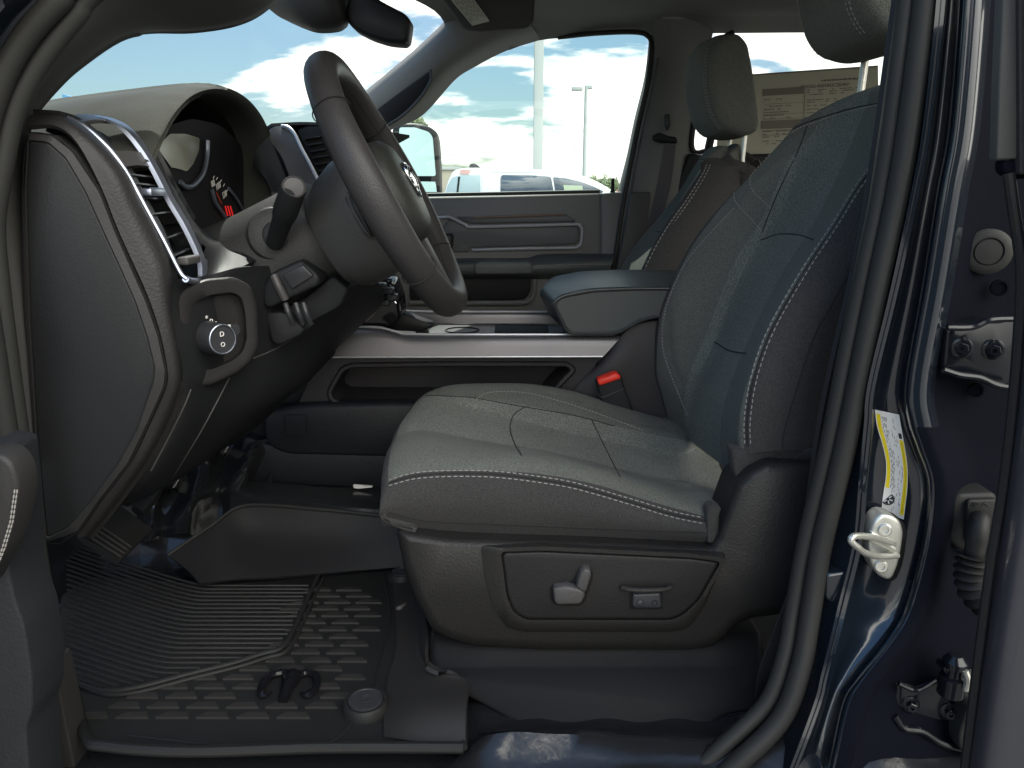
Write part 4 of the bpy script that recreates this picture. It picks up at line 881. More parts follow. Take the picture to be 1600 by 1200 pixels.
# armrest
def arm(Y, l): return [P(x, y, Y) for x, y in l]
o_n = [(861, 472), (878, 460), (925, 451), (990, 448), (1075, 448), (1170, 449), (1170, 505), (1075, 496), (1020, 498), (1000, 504), (964, 524), (890, 524), (880, 512)]
base = rnd(o_n, 10, 6)
ys = [(1.60, 6), (1.592, 3), (1.594, 1.2), (1.603, 0), (1.75, -1), (1.90, 0), (1.915, 2), (1.925, 6)]
rings = []
for Y, ins in ys:
    q = rnd(off2(o_n, ins), 10, 6); rings.append([Vector((P(x, y, 1.60).x - (.02 * math.sin(max(0, min(1, (Y - 1.6) / .3)) * math.pi) if x < 880 else 0), Y, P(x, y, 1.60).z + (.004 if Y > 1.62 and y < 470 else 0))) for x, y in q])
mb = MB(); mb.stack(rings); AR = mb.build('armrest', ARML, CC, 50, label='padded armrest on the console')
ab = bvh([AR])
mb = MB(); dashes(mb, lay(ab, [(864, 474), (880, 463), (925, 454), (990, 451), (1050, 451)], 10, .0006), .0008, .0035, .002); mb.build('armrest_stitching', THREAD, AR)
mb = MB(); mb.tube(lay(ab, [(864, 471), (880, 460), (925, 451), (990, 448.8), (1050, 448.8)], 10, .0), .0009, 6); mb.build('armrest_seam', GAP, AR)
# lower console side (towards footwell)
lo = [(409, 653), (419, 641), (470, 632), (640, 630), (760, 632), (760, 716), (606, 716), (447, 712), (420, 700), (410, 680)]
prism('lower_side', lo, 1.60, 1.64, mat('lower_console', (0.0102, 0.0114, 0.0144), .5, grain=.4, gs=340, kind='leather'), CC, r=16, bev=8)
mb = MB(); mb.tube([P(x, y, 1.5985) for x, y in rnd([(445, 648), (479, 648), (479, 681), (445, 681)], 4)], .0008, 6, True); mb.build('access_cover_seam', GAP, CC)
prism('console_skirt', [(380, 680), (412, 694), (606, 698), (760, 698), (760, 772), (560, 762), (400, 758), (370, 742)], 1.606, 1.64, MATS['lower_console'], CC, r=10, bev=4)
prism('white_tag', [(551, 759), (582, 761), (560, 764), (553, 763)], 1.575, 1.585, LABW, CC, r=1, bev=.5, label='small white tag edge at the console foot')
patch('tunnel_vinyl', [[(360, 752, 1.58), (450, 756, 1.58), (540, 764, 1.58), (640, 768, 1.58)], [(360, 772, 1.53), (450, 774, 1.52), (530, 782, 1.51), (640, 790, 1.50)], [(360, 800, 1.49), (450, 800, 1.48), (540, 806, 1.47), (640, 815, 1.46)]], VINYL, CC, 6, 6)
# ================================================================== FRONT SEATS
SL = W(.15, 1.35, -.72)
ST = thing('front_seat', SL, 'dark cloth driver seat nearest the camera, with light stitching and power switches on its base', 'car seat', 'front seats')
xk = [-.20, -.12, 0, .12, .25, .36]
zc_ = lambda x: float(np.interp(x, [-.2, -.12, 0, .12, .25, .4], [-.418, -.412, -.432, -.462, -.492, -.52]))
zo_ = lambda x: float(np.interp(x, [-.2, -.1, 0, .12, .18, .25, .33, .4], [-.428, -.412, -.408, -.430, -.450, -.470, -.495, -.505]))
zb_ = lambda x: float(np.interp(x, [-.2, 0, .3], [-.500, -.520, -.535]))
def crow(x, zc2, zo2, zb2, inx=0):
    return [W(x, 1.085, zb2), W(x, 1.066, (zo2 + zb2) / 2), W(x, 1.070, zo2 - .012), W(x, 1.083, zo2 + .001), W(x - .004, 1.115, zo2 + .012), W(x - .01, 1.18, (zo2 + zc2) / 2 + .014), W(x - .015, 1.26, zc2 + .002), W(x - .018, 1.35, zc2), W(x - .012, 1.43, zc2 + .002), W(x, 1.49, (zo2 + zc2) / 2 + .014), W(x + .012, 1.55, zo2 + .012), W(x + .02, 1.60, zo2 - .004), W(x + .02, 1.625, (zo2 + zb2) / 2), W(x + .02, 1.60, zb2)]
rows = [crow(-.145, -.50, -.50, -.505), crow(-.185, -.475, -.478, -.503), crow(-.198, -.445, -.450, -.503), crow(-.182, -.420, -.426, -.503), crow(-.14, -.408, -.413, -.508)]
for x in (-.06, .03, .12, .2, .28, .36): rows.append(crow(x, zc_(x), zo_(x), zb_(x)))
rows.append(crow(.42, -.53, -.53, -.54))
def cm(u, v):
    if v < .215 or u < .25: return 1
    if v > .72: return 3
    if .46 < v < .66: return 2
    return 0
CU = patch('seat_cushion', rows, [FAB, FABS, FABI, FABB], ST, 6, 5, thick=.004, mfn=cm, inward=True)
cb_ = bvh([CU])
def seam(pts, b, r=.0012, n=8): 
    q = lay(b, pts, n, .0002); return q
mbs, mbd = MB(), MB()
stc = [(608, 750), (650, 739), (712, 735.5), (775, 737), (837, 744), (900, 755), (987, 780), (1050, 799), (1103, 810)]
rows_of('cushion_stitching', THREAD, CU, [lay(cb_, stc, 12), lay(cb_, [(x, y + 9) for x, y in stc], 12)], lambda b, l: dashes(b, l))
mbd.tube(lay(cb_, [(x, y + 4.5) for x, y in stc], 12, .0), .0015, 6)
ib = [(744, 624), (760, 615), (790, 612), (837, 617), (900, 635), (960, 656), (1008, 674)]
dashes(mbs, lay(cb_, ib, 12), .0009, .0045, .003)
for l in ([(608, 800), (665, 813), (760, 818), (900, 824), (1000, 828), (1103, 832)], [(925, 657), (940, 688), (955, 718), (969, 745)], [(820, 636), (803, 648), (797, 670), (805, 695), (815, 712)], [(660, 618), (700, 619), (740, 622), (820, 636), (900, 650), (960, 666)]):
    q = lay(cb_, l, 8, .0001)
    if len(q) > 2: mbd.tube(q, .0011, 6)
mbs.build('cushion_stitching', THREAD, CU)
mbd.build('cushion_seam', THREADD, CU)
# rear flap of the cushion cover
prism('cushion_flap', [(1105, 796), (1112, 790), (1128, 794), (1122, 812), (1117, 848), (1106, 850)], 1.062, 1.085, FABS, ST, r=5, bev=3)
# backrest
br = [
 [(1300, 702, 1.10), (1222, 704, 1.075), (1163, 712, 1.085), (1146, 738, 1.14), (1122, 722, 1.27), (1098, 704, 1.38), (1078, 688, 1.48), (1056, 668, 1.55), (1042, 648, 1.60)],
 [(1310, 655, 1.10), (1228, 660, 1.072), (1162, 660, 1.084), (1146, 680, 1.14), (1120, 680, 1.27), (1096, 660, 1.38), (1074, 640, 1.48), (1048, 622, 1.55), (1031, 610, 1.60)],
 [(1320, 598, 1.10), (1245, 604, 1.07), (1170, 608, 1.084), (1156, 622, 1.14), (1128, 622, 1.27), (1104, 606, 1.38), (1082, 600, 1.48), (1042, 582, 1.55), (1023, 574, 1.605)],
 [(1345, 500, 1.10), (1282, 508, 1.07), (1206, 513, 1.088), (1190, 520, 1.15), (1165, 530, 1.27), (1142, 525, 1.38), (1118, 520, 1.48), (1056, 500, 1.55), (1030, 490, 1.605)],
 [(1380, 400, 1.10), (1338, 412, 1.08), (1262, 419, 1.10), (1245, 422, 1.16), (1215, 430, 1.27), (1190, 425, 1.38), (1158, 418, 1.48), (1096, 402, 1.55), (1068, 402, 1.60)],
 [(1402, 320, 1.12), (1372, 325, 1.10), (1317, 336, 1.125), (1298, 338, 1.18), (1268, 345, 1.28), (1236, 345, 1.38), (1204, 342, 1.46), (1142, 335, 1.52), (1112, 338, 1.575)],
 [(1420, 235, 1.14), (1398, 240, 1.125), (1364, 252, 1.16), (1342, 254, 1.21), (1310, 257, 1.29), (1276, 258, 1.37), (1240, 256, 1.44), (1200, 256, 1.49), (1176, 274, 1.53)],
 [(1432, 160, 1.18), (1418, 162, 1.17), (1396, 165, 1.195), (1374, 167, 1.235), (1345, 174, 1.30), (1315, 184, 1.37), (1284, 196, 1.42), (1250, 208, 1.46), (1222, 222, 1.50)],
 [(1446, 128, 1.21), (1434, 124, 1.20), (1412, 126, 1.225), (1388, 131, 1.26), (1358, 139, 1.32), (1330, 149, 1.37), (1302, 161, 1.41), (1272, 177, 1.44), (1248, 196, 1.47)]]
rows = []
for i, r_ in enumerate(br):
    t = T(r_); th = .13 - .03 * i / 8
    t = [t[0] + Vector((th * .6, .04, -.04 if i else 0))] + t + [t[-1] + Vector((.05, .012, -.02)), t[-1] + Vector((th, -.02, -.045))]
    rows.append(t)
last = rows[-1]; ctr = sum(last, Vector()) / len(last)
rows.append([v + Vector((.035, 0, .004)) + (ctr - v) * .10 for v in last])
rows.append([v + Vector((.08, 0, -.03)) + (ctr - v) * .15 for v in last])
rows.append([v + Vector((.13, 0, -.45)) + (ctr - v) * .1 for v in last])
def bmf(u, v):
    if v < .272 or v > .775: return 1
    if v > .645: return 3
    if .42 < v < .66 and u < .80: return 2
    return 0
BK = patch('backrest', rows, [FAB, FABS, FABI, FABB], ST, 6, 5, thick=.004, mfn=bmf, inward=True)
bb = bvh([BK])
mbs, mbd = MB(), MB()
dst = [(1366, 253), (1337, 291), (1300, 351), (1262, 408), (1231, 459), (1202, 512), (1182, 562), (1169, 612), (1163, 660), (1164, 696)]
rows_of('backrest_stitching', THREAD, BK, [lay(bb, dst, 12), lay(bb, [(x + 9, y + 2) for x, y in dst], 12)], lambda b, l: dashes(b, l))
mbd.tube(lay(bb, [(x + 4.5, y + 1) for x, y in dst], 12, 0), .0015, 6)
for l in ([(1147, 325), (1112, 362), (1075, 406), (1050, 456), (1037, 500), (1036, 544), (1047, 581), (1062, 619), (1076, 652)], [(1240, 205), (1262, 195), (1325, 175), (1381, 162)], [(1240, 205), (1205, 232), (1184, 253), (1173, 275), (1174, 294), (1188, 310), (1206, 326)], [(1147, 301), (1150, 316), (1170, 338), (1191, 362)]):
    rows_of('backrest_stitching', THREAD, BK, [lay(bb, l, 10)], lambda b, q: dashes(b, q, .0010, .0045, .0025))
for l in ([(1189, 375), (1216, 366), (1247, 367), (1272, 375)], [(1331, 420), (1303, 470), (1275, 519), (1257, 568), (1238, 628), (1225, 675), (1222, 700)], [(1262, 195), (1245, 240), (1216, 300), (1191, 362)], [(1116, 534), (1140, 548), (1166, 552)], [(1391, 158), (1325, 171), (1262, 191), (1236, 203)]):
    q = lay(bb, l, 8, .0001)
    if len(q) > 2: mbd.tube(q, .0011, 6)
for o_ in (0, .009):
    mb = MB(); dashes(mb, cr([T(r_)[-1] + Vector((.004 + o_, .0035, 0)) for r_ in br], 8), .0013, .007, .004); mb.build('backrest_stitching', THREAD, BK)
mbd.build('backrest_seam', THREADD, BK)
prism('backrest_skirt', [(1143, 702), (1222, 701), (1300, 702), (1300, 718), (1245, 722), (1200, 716), (1180, 726), (1152, 752), (1146, 730)], 1.082, 1.11, FABS, ST, r=6, bev=4)
# headrest: rounded block built as a stack of side profiles
def headrest(near_profile, Y0, Yn, dz=0, dx=0):
    K = [P(x, y, Y0) for x, y in rnd(near_profile, 22, 6)]
    c = sum(K, Vector()) / len(K); rings = []
    for t, s_ in [(0, .55), (0, .80), (.03, .92), (.10, .98), (.2, 1.0), (.5, 1.02), (.8, 1.0), (.9, .98), (.97, .92), (1, .80), (1, .55)]:
        rings.append([Vector((c.x + (v.x - c.x) * s_ - .012 * math.sin(t * math.pi) * (1 if v.x < c.x else 0) + dx, Y0 + (Yn - Y0) * t, c.z + (v.z - c.z) * s_ + dz)) for v in K])
    return rings
hpf = [(1128, 70), (1124, 110), (1126, 150), (1136, 188), (1150, 207), (1175, 214), (1199, 206), (1199, 185), (1193, 120), (1184, 62), (1172, 47), (1145, 49)]
HR = headrest(hpf, 2.03, 2.29)
# mirrored for driver: y -> 3.5 - y ; place higher
DX, DZ = -.012, .082
HRd = [[Vector((.62 + (v.x - .62) * 1.12 + DX, 3.5 - v.y, v.z + DZ)) for v in r_] for r_ in HR]
HD = MB().stack(HRd).build('headrest', FAB, ST, 60)
hb_c = sum((v for r_ in HRd for v in r_), Vector()) / sum(len(r_) for r_ in HRd); zmin = min(v.z for r_ in HRd for v in r_)
for y in (1.28, 1.42):
    MB().tube([Vector((hb_c.x + .055, y, zmin + .05)), Vector((hb_c.x + .05, y, zmin - .12))], .0065, 12).build('headrest_post', ZINC, ST)
hbv = bvh([HD])
for yy in (1.25, 1.445):
    for off in (0, .008):
        mb = MB()
        q = []
        for z in np.linspace(zmin + .02, zmin + .235, 30):
            h = hbv.ray_cast(Vector((0, yy + off, z)), Vector((1, 0, 0)))
            if h[0] is not None: q.append(h[0] + Vector((-.0008, 0, 0)))
        dashes(mb, q, .0009, .005, .003)
        if mb.v: mb.build('headrest_stitching', THREAD, HD)
# plastic side shield
shp = [(619, 826), (700, 838), (900, 843), (1108, 852), (1118, 838), (1147, 757), (1170, 733), (1196, 720), (1240, 722), (1300, 726), (1300, 940), (1230, 958), (1175, 965), (1150, 976), (1131, 997), (1112, 1009), (1081, 1016), (850, 1016), (740, 1009), (700, 998), (675, 984), (650, 937), (631, 885)]
l1 = [(640, 850), (750, 853), (900, 850), (1105, 862), (1133, 862), (1150, 830), (1180, 770), (1200, 750), (1240, 748), (1262, 752), (1240, 860), (1200, 930), (1160, 950), (1140, 958), (1120, 968), (1100, 980), (1075, 988), (850, 988), (780, 975), (765, 955), (752, 920), (740, 880), (650, 868)]
mb = MB()
mb.stack([[Vector((v.x, 1.13, v.z)) for v in ring(shp, 1.065, 8)], ring(shp, 1.07, 8), ring(shp, 1.058, 8, 3), ring(shp, 1.050, 8, 9), ring(shp, 1.046, 8, 16)])
SH = mb.build('side_shield', PLAS_S, ST, 50, label='dark plastic seat base shield')
fr_o = [(750, 852), (850, 848), (1106, 861), (1135, 862), (1120, 905), (1100, 950), (1078, 982), (1050, 988), (820, 988), (792, 982), (770, 950), (756, 900)]
fr_i = [(784, 864), (850, 862), (1080, 873), (1124, 879), (1110, 903), (1092, 935), (1068, 958), (1050, 967), (822, 967), (803, 955), (793, 930), (788, 890)]
mb = MB(); mb.stack([ring(fr_o, 1.050, 8), ring(fr_o, 1.044, 8, 1), ring(fr_i, 1.036, 8, -8), ring(fr_i, 1.036, 8, -2), ring(fr_i, 1.045, 8, 0)])
mb.build('switch_frame', PLAS_S, SH, 40)
SPn = prism('switch_panel', off2(fr_i, 1.2), 1.0375, 1.046, mat('switch_panel_plastic', (0.0198, 0.0185, 0.0185), .5, grain=.4, gs=340, kind='leather'), ST, r=8, bev=2)
def rel(l, dx, dy): return [(x + dx, y + dy) for x, y in l]
prism('switch_recess', [(859, 918), (866, 913), (890, 913), (905, 890), (914, 886), (925, 890), (927, 902), (914, 942), (905, 947), (868, 946), (860, 938)], 1.036, 1.04, GAP, SPn, r=6, bev=.5)
prism('cushion_switch', [(864, 920), (885, 917), (913, 922), (914, 932), (908, 945), (870, 946), (866, 940)], 1.022, 1.038, PLAS_L, SPn, r=6, bev=4)
prism('recline_switch', [(907, 894), (915, 889), (923, 892), (924, 900), (915, 928), (900, 920)], 1.020, 1.038, PLAS_L, SPn, r=6, bev=4)
mb = MB(); mb.tube(cr(T([(968, 917, 1.035), (985, 921, 1.029), (1010, 922, 1.027), (1035, 921, 1.029), (1052, 917, 1.035)]), 5), [.0008] + [.004] * 19 + [.0008], 10); mb.build('switch_brow', PLAS_S, SPn)
prism('lumbar_recess', [(984, 926), (1036, 926), (1036, 952), (984, 952)], 1.036, 1.042, GAP, SPn, r=2, bev=.5)
lb_ = prism('lumbar_switch', [(989, 929), (1032, 927), (1034, 949), (1030, 951), (992, 951), (988, 947)], 1.030, 1.04, SMOOTH, SPn, r=2, bev=3)
for x in (1000, 1023): MB().lathe(P(x, 942, 1.0305), (0, -1, 0), [(.0058, -.002), (.0052, .002 if x < 1010 else .0005), (.003, .0032 if x < 1010 else .0006), (.0001, .0035 if x < 1010 else -.0008)], 18).build('switch_dimple', SMOOTH if x < 1010 else BLACKM, SPn)
# base riser
bs = [(668, 1006), (676, 990), (760, 985), (1120, 985), (1190, 990), (1200, 1040), (1180, 1108), (1140, 1115), (1112, 1133), (1065, 1137), (819, 1139), (775, 1112), (731, 1088), (700, 1070), (668, 1056)]
def bring(l, add, ins=0):
    q = off2(l, ins) if ins else l
    return [P(x, y, 1.058 + add - max(0, y - 1030) / 110 * .10) for x, y in rnd(q, 8)]
b2_ = [(x, y if y > 1030 else y + 34) for x, y in bs]
mb = MB(); mb.stack([[Vector((v.x, 1.16, v.z)) for v in bring(bs, .03)], bring(bs, .03), bring([(x, y if y > 1030 else y + 22) for x, y in bs], .012), bring(b2_, 0, 2), bring([(x, y if y > 1030 else y + 46) for x, y in bs], -.003, 8)])
mb.build('seat_base', mat('base_plastic', (.0110, .0108, .0112), .5, spec=.12, grain=.12, gs=420, kind='leather'), ST, 50)
prism('seat_gap_block', [(1110, 970), (1300, 930), (1300, 1120), (1180, 1130), (1110, 1100)], 1.30, 1.36, BLACKM, ST, r=5, bev=2)  # dark block added to hide bright ground showing behind the seat base
MB().box(W(.17, 1.36, -.62), (.42, .44, .14), bev=.02).build('seat_track', BLACKM, ST)
# buckle
bk0 = P(952, 594, 1.60); ba = (P(952, 594, 1.60) - P(985, 655, 1.60)).normalized()
BU = prism('belt_buckle', [(932, 600), (934, 594), (966, 584), (971, 587), (976, 606), (993, 650), (990, 690), (960, 690), (945, 640)], 1.555, 1.585, BLACKM, ST, r=4, bev=3)
prism('release_button', [(933, 594), (962, 583), (969, 586), (971, 592), (939, 603), (935, 601)], 1.548, 1.575, RED, BU, r=4, bev=3, label='red release button')
tubeo('buckle_line', [(937, 616, 1.553), (941, 621, 1.553), (975, 607, 1.553)], .0008, PLAS_L, BU, 6, 3)
# passenger seat: mirrored copy
S2 = ST.copy(); COL.objects.link(S2)
S2.location = Vector((SL.x - .03, 3.5 - SL.y, SL.z - .05)); S2.scale = (1, -1, 1)
S2['label'] = 'dark cloth passenger seat beyond the console armrest, partly hidden by the driver seat'
for ch in list(ST.children):
    c = ch.copy(); COL.objects.link(c); c.parent = S2
    for g_ in ch.children: d = g_.copy(); COL.objects.link(d); d.parent = c
# headrest of passenger sits a little lower on its posts
for ch in S2.children:
    if ch.name.startswith('headrest'): ch.location.x = .024
    if ch.name.startswith('headrest') and not ch.name.startswith('headrest_post'): ch.location.z = .05 - DZ
# ================================================================== SEAT BELTS
patch('seat_belt', [[(1268, 780, .985), (1290, 800, 1.0)], [(1240, 900, .985), (1262, 905, 1.0)], [(1205, 1000, .99), (1240, 1010, 1.0)], [(1186, 1050, .99), (1214, 1056, 1.0)], [(1178, 1112, 1.0), (1192, 1100, 1.01)]], WEB, None, 5, 4, thick=.002, label='black driver seat belt webbing running down beside the door pillar seal', cat='seat belt', group='seat belts')
FB = thing('seat_belt', P(1045, 200, 2.44), 'grey passenger seat belt hanging from its guide on the far door pillar', 'seat belt', 'seat belts')
patch('webbing', [[(1038, 226, 2.42), (1056, 226, 2.42)], [(1026, 290, 2.41), (1048, 290, 2.41)], [(1012, 350, 2.40), (1032, 350, 2.40)], [(1000, 400, 2.40), (1018, 400, 2.40)]], mat('grey_webbing', (.085, .08, .085), .75, grain=.5, gs=900, kind='weave'), FB, 5, 4, thick=.002)
prism('belt_guide', [(1022, 212), (1030, 206), (1044, 212), (1058, 214), (1060, 224), (1034, 222), (1024, 219)], 2.40, 2.44, BLACKM, FB, r=4, bev=3)
prism('height_adjuster', [(1040, 178), (1047, 178), (1048, 196), (1044, 204), (1040, 196)], 2.43, 2.45, SMOOTH, FB, r=2, bev=1)
# ================================================================== FLOOR MAT
FM = thing('floor_mat', W(-.25, 1.15, -.745), 'black rubber floor mat with ribs, scale pattern and two round retention knobs', 'floor mat')
ZM = -.742
def mz(x, y, z=ZM): return PZ(x, y, z)
out = [(95, 1000), (134, 1158), (165, 1170), (300, 1178), (506, 1172), (728, 1172), (728, 1064), (668, 1052), (664, 1000), (640, 885), (500, 897), (428, 904), (312, 912), (150, 900), (95, 930)]
mb = MB(); mb.stack([[mz(x, y, ZM - .02) for x, y in rnd(out, 10)], [mz(x, y) for x, y in rnd(out, 10)]])
mb.build('mat_base', RUBD, FM)
# raised outer lip, near edge
MB().tube(cr([mz(x, y, ZM + .004) for x, y in [(110, 1062), (134, 1150), (170, 1166), (300, 1174), (506, 1168), (724, 1168)]], 5), .008, 10).tube(cr([mz(x, y, ZM + .004) for x, y in [(724, 1168), (725, 1066)]], 4), .006, 8).build('mat_lip', RUBD, FM)
# far wall of the mat
patch('mat_wall', [[(262, 868, 1.36), (330, 822, 1.42), (384, 790, 1.47), (500, 796, 1.46), (620, 809, 1.45), (700, 815, 1.45)], [(290, 888, 1.34), (350, 860, 1.38), (400, 838, 1.43), (500, 840, 1.43), (625, 845, 1.42), (700, 850, 1.42)], [(312, 912, 1.31), (370, 905, 1.33), (428, 902, 1.345), (500, 896, 1.36), (630, 886, 1.39), (700, 884, 1.39)]], mat('wall_rubber', (0.0114, 0.0114, 0.0128), .55, grain=.25, gs=500), FM, 5, 5)
tubeo('wall_lip', [(262, 868, 1.358), (330, 822, 1.418), (384, 790, 1.468), (500, 796, 1.458), (620, 809, 1.448)], .004, RUBD, FM, 8, 6)
# ribbed section
mb = MB()
def bnd(px):   # lower boundary of the ribbed area
    return float(np.interp(px, [100, 111, 140, 169, 219, 291, 364, 408, 440, 459, 481, 500], [1060, 1063, 1074, 1080, 1073, 1054, 1036, 1022, 1016, 984, 934, 898]))
for k in range(34):
    y0 = 915 + k * 5.5 * (1 + k * .012)
    pts = []
    for px in np.linspace(105, 498, 50):
        sx = max(0, 330 - k * 3.4 - px); y = y0 - .36 * sx * sx / (sx + 45)
        if y < bnd(px) - 4 and y > 890 - max(0, 312 - px) * .2: pts.append(mz(px, y, ZM + .001))
        elif pts: break
    if len(pts) > 2: mb.tube(pts, .0022, 6)
mb.build('mat_ribs', RUBL, FM)
bl = [(105, 1061), (140, 1074), (169, 1080), (219, 1073), (291, 1054), (364, 1036), (408, 1022), (440, 1012), (459, 984), (481, 934), (498, 898)]
mb = MB(); mb.tube(cr([mz(x, y, ZM + .004) for x, y in bl], 6), .0045, 8); mb.tube(cr([mz(x + 7, y + 6, ZM + .003) for x, y in bl], 6), .0035, 8); mb.build('rib_border', RUBD, FM)
# scale pattern
mb = MB()
emb = mz(452, 1078)
kn2 = [mz(572, 1108), mz(628, 905)]
def proj(v):
    r_ = v - C0; d = r_.y * CP - r_.z * SP; return 800 + F * r_.x / d, 600 - F * (r_.y * SP + r_.z * CP) / d
k = 0
for yy in np.arange(.958, 1.42, .0225):
    k += 1
    for xx in np.arange(-.75, .0, .058):
        x0 = xx + (.029 if k % 2 else 0) + .006 * (k % 3 - 1); c = W(x0, yy, ZM); px, py = proj(c)
        if px < 140 or py > 1158 or py < 903 or py < bnd(px + 22) + 16: continue
        if px > np.interp(py, [895, 960, 1000, 1080, 1160], [588, 590, 578, 552, 500]): continue
        if (c - kn2[0]).length < .055 or (abs(px - 452) < 46 and abs(py - 1078) < 22): continue
        h = .0148
        bt_ = [W(x0 - .024, yy - h / 2, ZM), W(x0 + .024, yy - h / 2, ZM), W(x0 + .014, yy + h / 2, ZM), W(x0 - .014, yy + h / 2, ZM)]
        tp = [v + Vector((0, 0, .0038 if i < 2 else .0012)) for i, v in enumerate(bt_)]
        mb.stack([bt_, tp])
mb.build('mat_scales', mat('scale_rubber', (0.0372, 0.0354, 0.0336), .5, grain=.2, gs=500), FM, 20)
# edge of patterned field
MB().tube(cr([mz(x, y, ZM + .001) for x, y in [(600, 898), (610, 960), (598, 1010), (580, 1080), (540, 1140), (500, 1162), (400, 1165), (300, 1160), (200, 1148)]], 5), .002, 6).build('field_edge', BLACKM, FM)
for i, c in enumerate(kn2):
    s_ = 1 if i == 0 else .72
    kk = MB().lathe(c, (0, 0, 1), [(.034 * s_, -.002), (.033 * s_, .012), (.030 * s_, .016), (.0265 * s_, .016), (.026 * s_, .013)], 36).build('retention_knob', RUBD, FM)
    MB().lathe(c + Vector((0, 0, .012)), (0, 0, 1), [(.0255 * s_, 0), (.025 * s_, .006), (.022 * s_, .0065), (.0215 * s_, .0055), (.008 * s_, .0055), (.008 * s_, .007), (.006 * s_, .006), (.0001, .006)], 36).build('knob_cap', SMOOTH, kk)
# right side bulges
patch('mat_corner', [[mz(612, 890, ZM + .004), mz(650, 890, ZM + .01), mz(668, 985, ZM + .04)], [mz(620, 1000, ZM + .004), mz(648, 1010, ZM + .01), mz(668, 1040, ZM + .035)], [mz(606, 1060, ZM + .004), mz(650, 1070, ZM + .02), mz(728, 1062, ZM + .028)], [mz(600, 1120, ZM + .004), mz(650, 1110, ZM + .022), mz(728, 1105, ZM + .030)], [mz(600, 1150, ZM + .004), mz(650, 1158, ZM + .006), mz(727, 1160, ZM + .008)]], RUBL, FM, 6, 6)
# emblem: horned head
mb = MB()
def ml(a, b, z=.006): return emb + Vector((a, b, z))
for sgn in (-1, 1):
    mb.tube(cr([ml(sgn * .004, .020), ml(sgn * .018, .032, .008), ml(sgn * .036, .022, .008), ml(sgn * .041, -.004), ml(sgn * .033, -.022), ml(sgn * .022, -.014)], 5), [.0062] * 20 + [.005, .004, .004, .003, .003, .002], 8)
mb.tube([ml(0, .024, .007), ml(0, .010, .010), ml(0, -.014, .009), ml(0, -.034, .005)], [.013, .013, .008, .007], 10)
mb.build('mat_emblem', GLOSSB, FM)
# ================================================================== REAR-VIEW MIRROR, SUN VISOR, STICKER
RM = thing('rear_view_mirror', P(500, -10, 1.75), 'black rear-view mirror and sensor housing hanging at the top of the windshield', 'mirror')
prism('mirror_head', [(536, -40), (545, -10), (539, 14), (541, 32), (551, 44), (576, 57), (605, 66), (631, 68), (637, 62), (641, 30), (632, 20), (590, -2), (560, -40)], 1.70, 1.76, PLAS_D, RM, r=9, bev=7)
patch('sensor_housing', [[(414, -60, 1.74), (414, 0, 1.74), (430, 22, 1.76), (455, 36, 1.76)], [(440, -60, 1.66), (450, 0, 1.66), (470, 34, 1.68), (478, 46, 1.72)], [(480, -60, 1.64), (490, 0, 1.64), (498, 38, 1.66), (500, 52, 1.70)], [(520, -60, 1.66), (528, 0, 1.66), (534, 36, 1.68), (530, 50, 1.72)], [(545, -60, 1.74), (546, 0, 1.74), (546, 30, 1.74), (543, 42, 1.76)]], PLAS, RM, 5, 5, thick=.03)
mb = MB()
for k in range(6): mb.tube(T([(480 + k * 7, 24 - k * .3, 1.655), (486 + k * 7, 42 - k * .6, 1.675)]), .0012, 5)
mb.build('sensor_grille', BLACKM, RM)
VZ = P(740, 20, 2.1)
SV = thing('sun_visor', P(750, 10, 2.2), 'dark passenger sun visor folded against the roof with pale warning label', 'sun visor')
vp = [(672, -30), (724, 44), (745, 47), (822, 42), (834, 34), (838, -40)]
prism('visor_panel', vp, 2.10, 2.125, mat('visor_cloth', (.062, .062, .060), .85, grain=.4, gs=500), SV, r=10, bev=4)
VL = prism('visor_label', [(703, -2), (740, -2), (765, 33), (738, 40)], 2.093, 2.097, mat('visor_label_paper', (.46, .46, .40), .6), SV, r=1, bev=0)
mb = MB()
for k in range(7):
    t = (k + 1) / 8; a = Vector((703, -2)).lerp(Vector((740, -2)), t); b = Vector((738, 40)).lerp(Vector((765, 33)), t)
    dashes(mb, [P(*a.lerp(b, .08), 2.0925), P(*a.lerp(b, .92), 2.0925)], .0008, random.uniform(.006, .014), .004)
mb.build('label_print', INKG, VL)
WS = thing('window_sticker', P(1250, 300, 2.5), 'large tan paper price sheet taped inside the rear passenger window', 'window sticker')
sq = [(1128, 119), (1372, 102), (1400, 420), (1110, 420)]
def sk(u, v, Y=2.535):
    a = Vector(sq[0]).lerp(Vector(sq[1]), u); b = Vector((1112, 330)).lerp(Vector((1375, 330)), u); q = a.lerp(b, v); return P(q.x, q.y, Y)
mb = MB(); mb.stack([[sk(0, 0, 2.538), sk(1, 0, 2.538), sk(1, 1, 2.538), sk(0, 1, 2.538)], [sk(0, 0), sk(1, 0), sk(1, 1), sk(0, 1)]]); SP_ = mb.build('sheet', PAPER, WS)
def sbar(mb, u0, u1, v0, v1, Y=2.5335): mb.stack([[sk(u0, v0, Y), sk(u1, v0, Y), sk(u1, v1, Y), sk(u0, v1, Y)], [sk(u0, v0, Y - .0006), sk(u1, v0, Y - .0006), sk(u1, v1, Y - .0006), sk(u0, v1, Y - .0006)]])
mb = MB(); sbar(mb, .27, .53, .115, .165); sbar(mb, .27, .52, .345, .405); sbar(mb, 0, 1, .0, .012); mb.build('sheet_band', PAPERD, WS)
mb = MB()
def tl(u0, u1, v, h=.008, dens=.8):
    u = u0
    while u < u1:
        l = random.uniform(.008, .03)
        if random.random() < dens: sbar(mb, u, min(u + l, u1), v, v + h, 2.533)
        u += l + .005
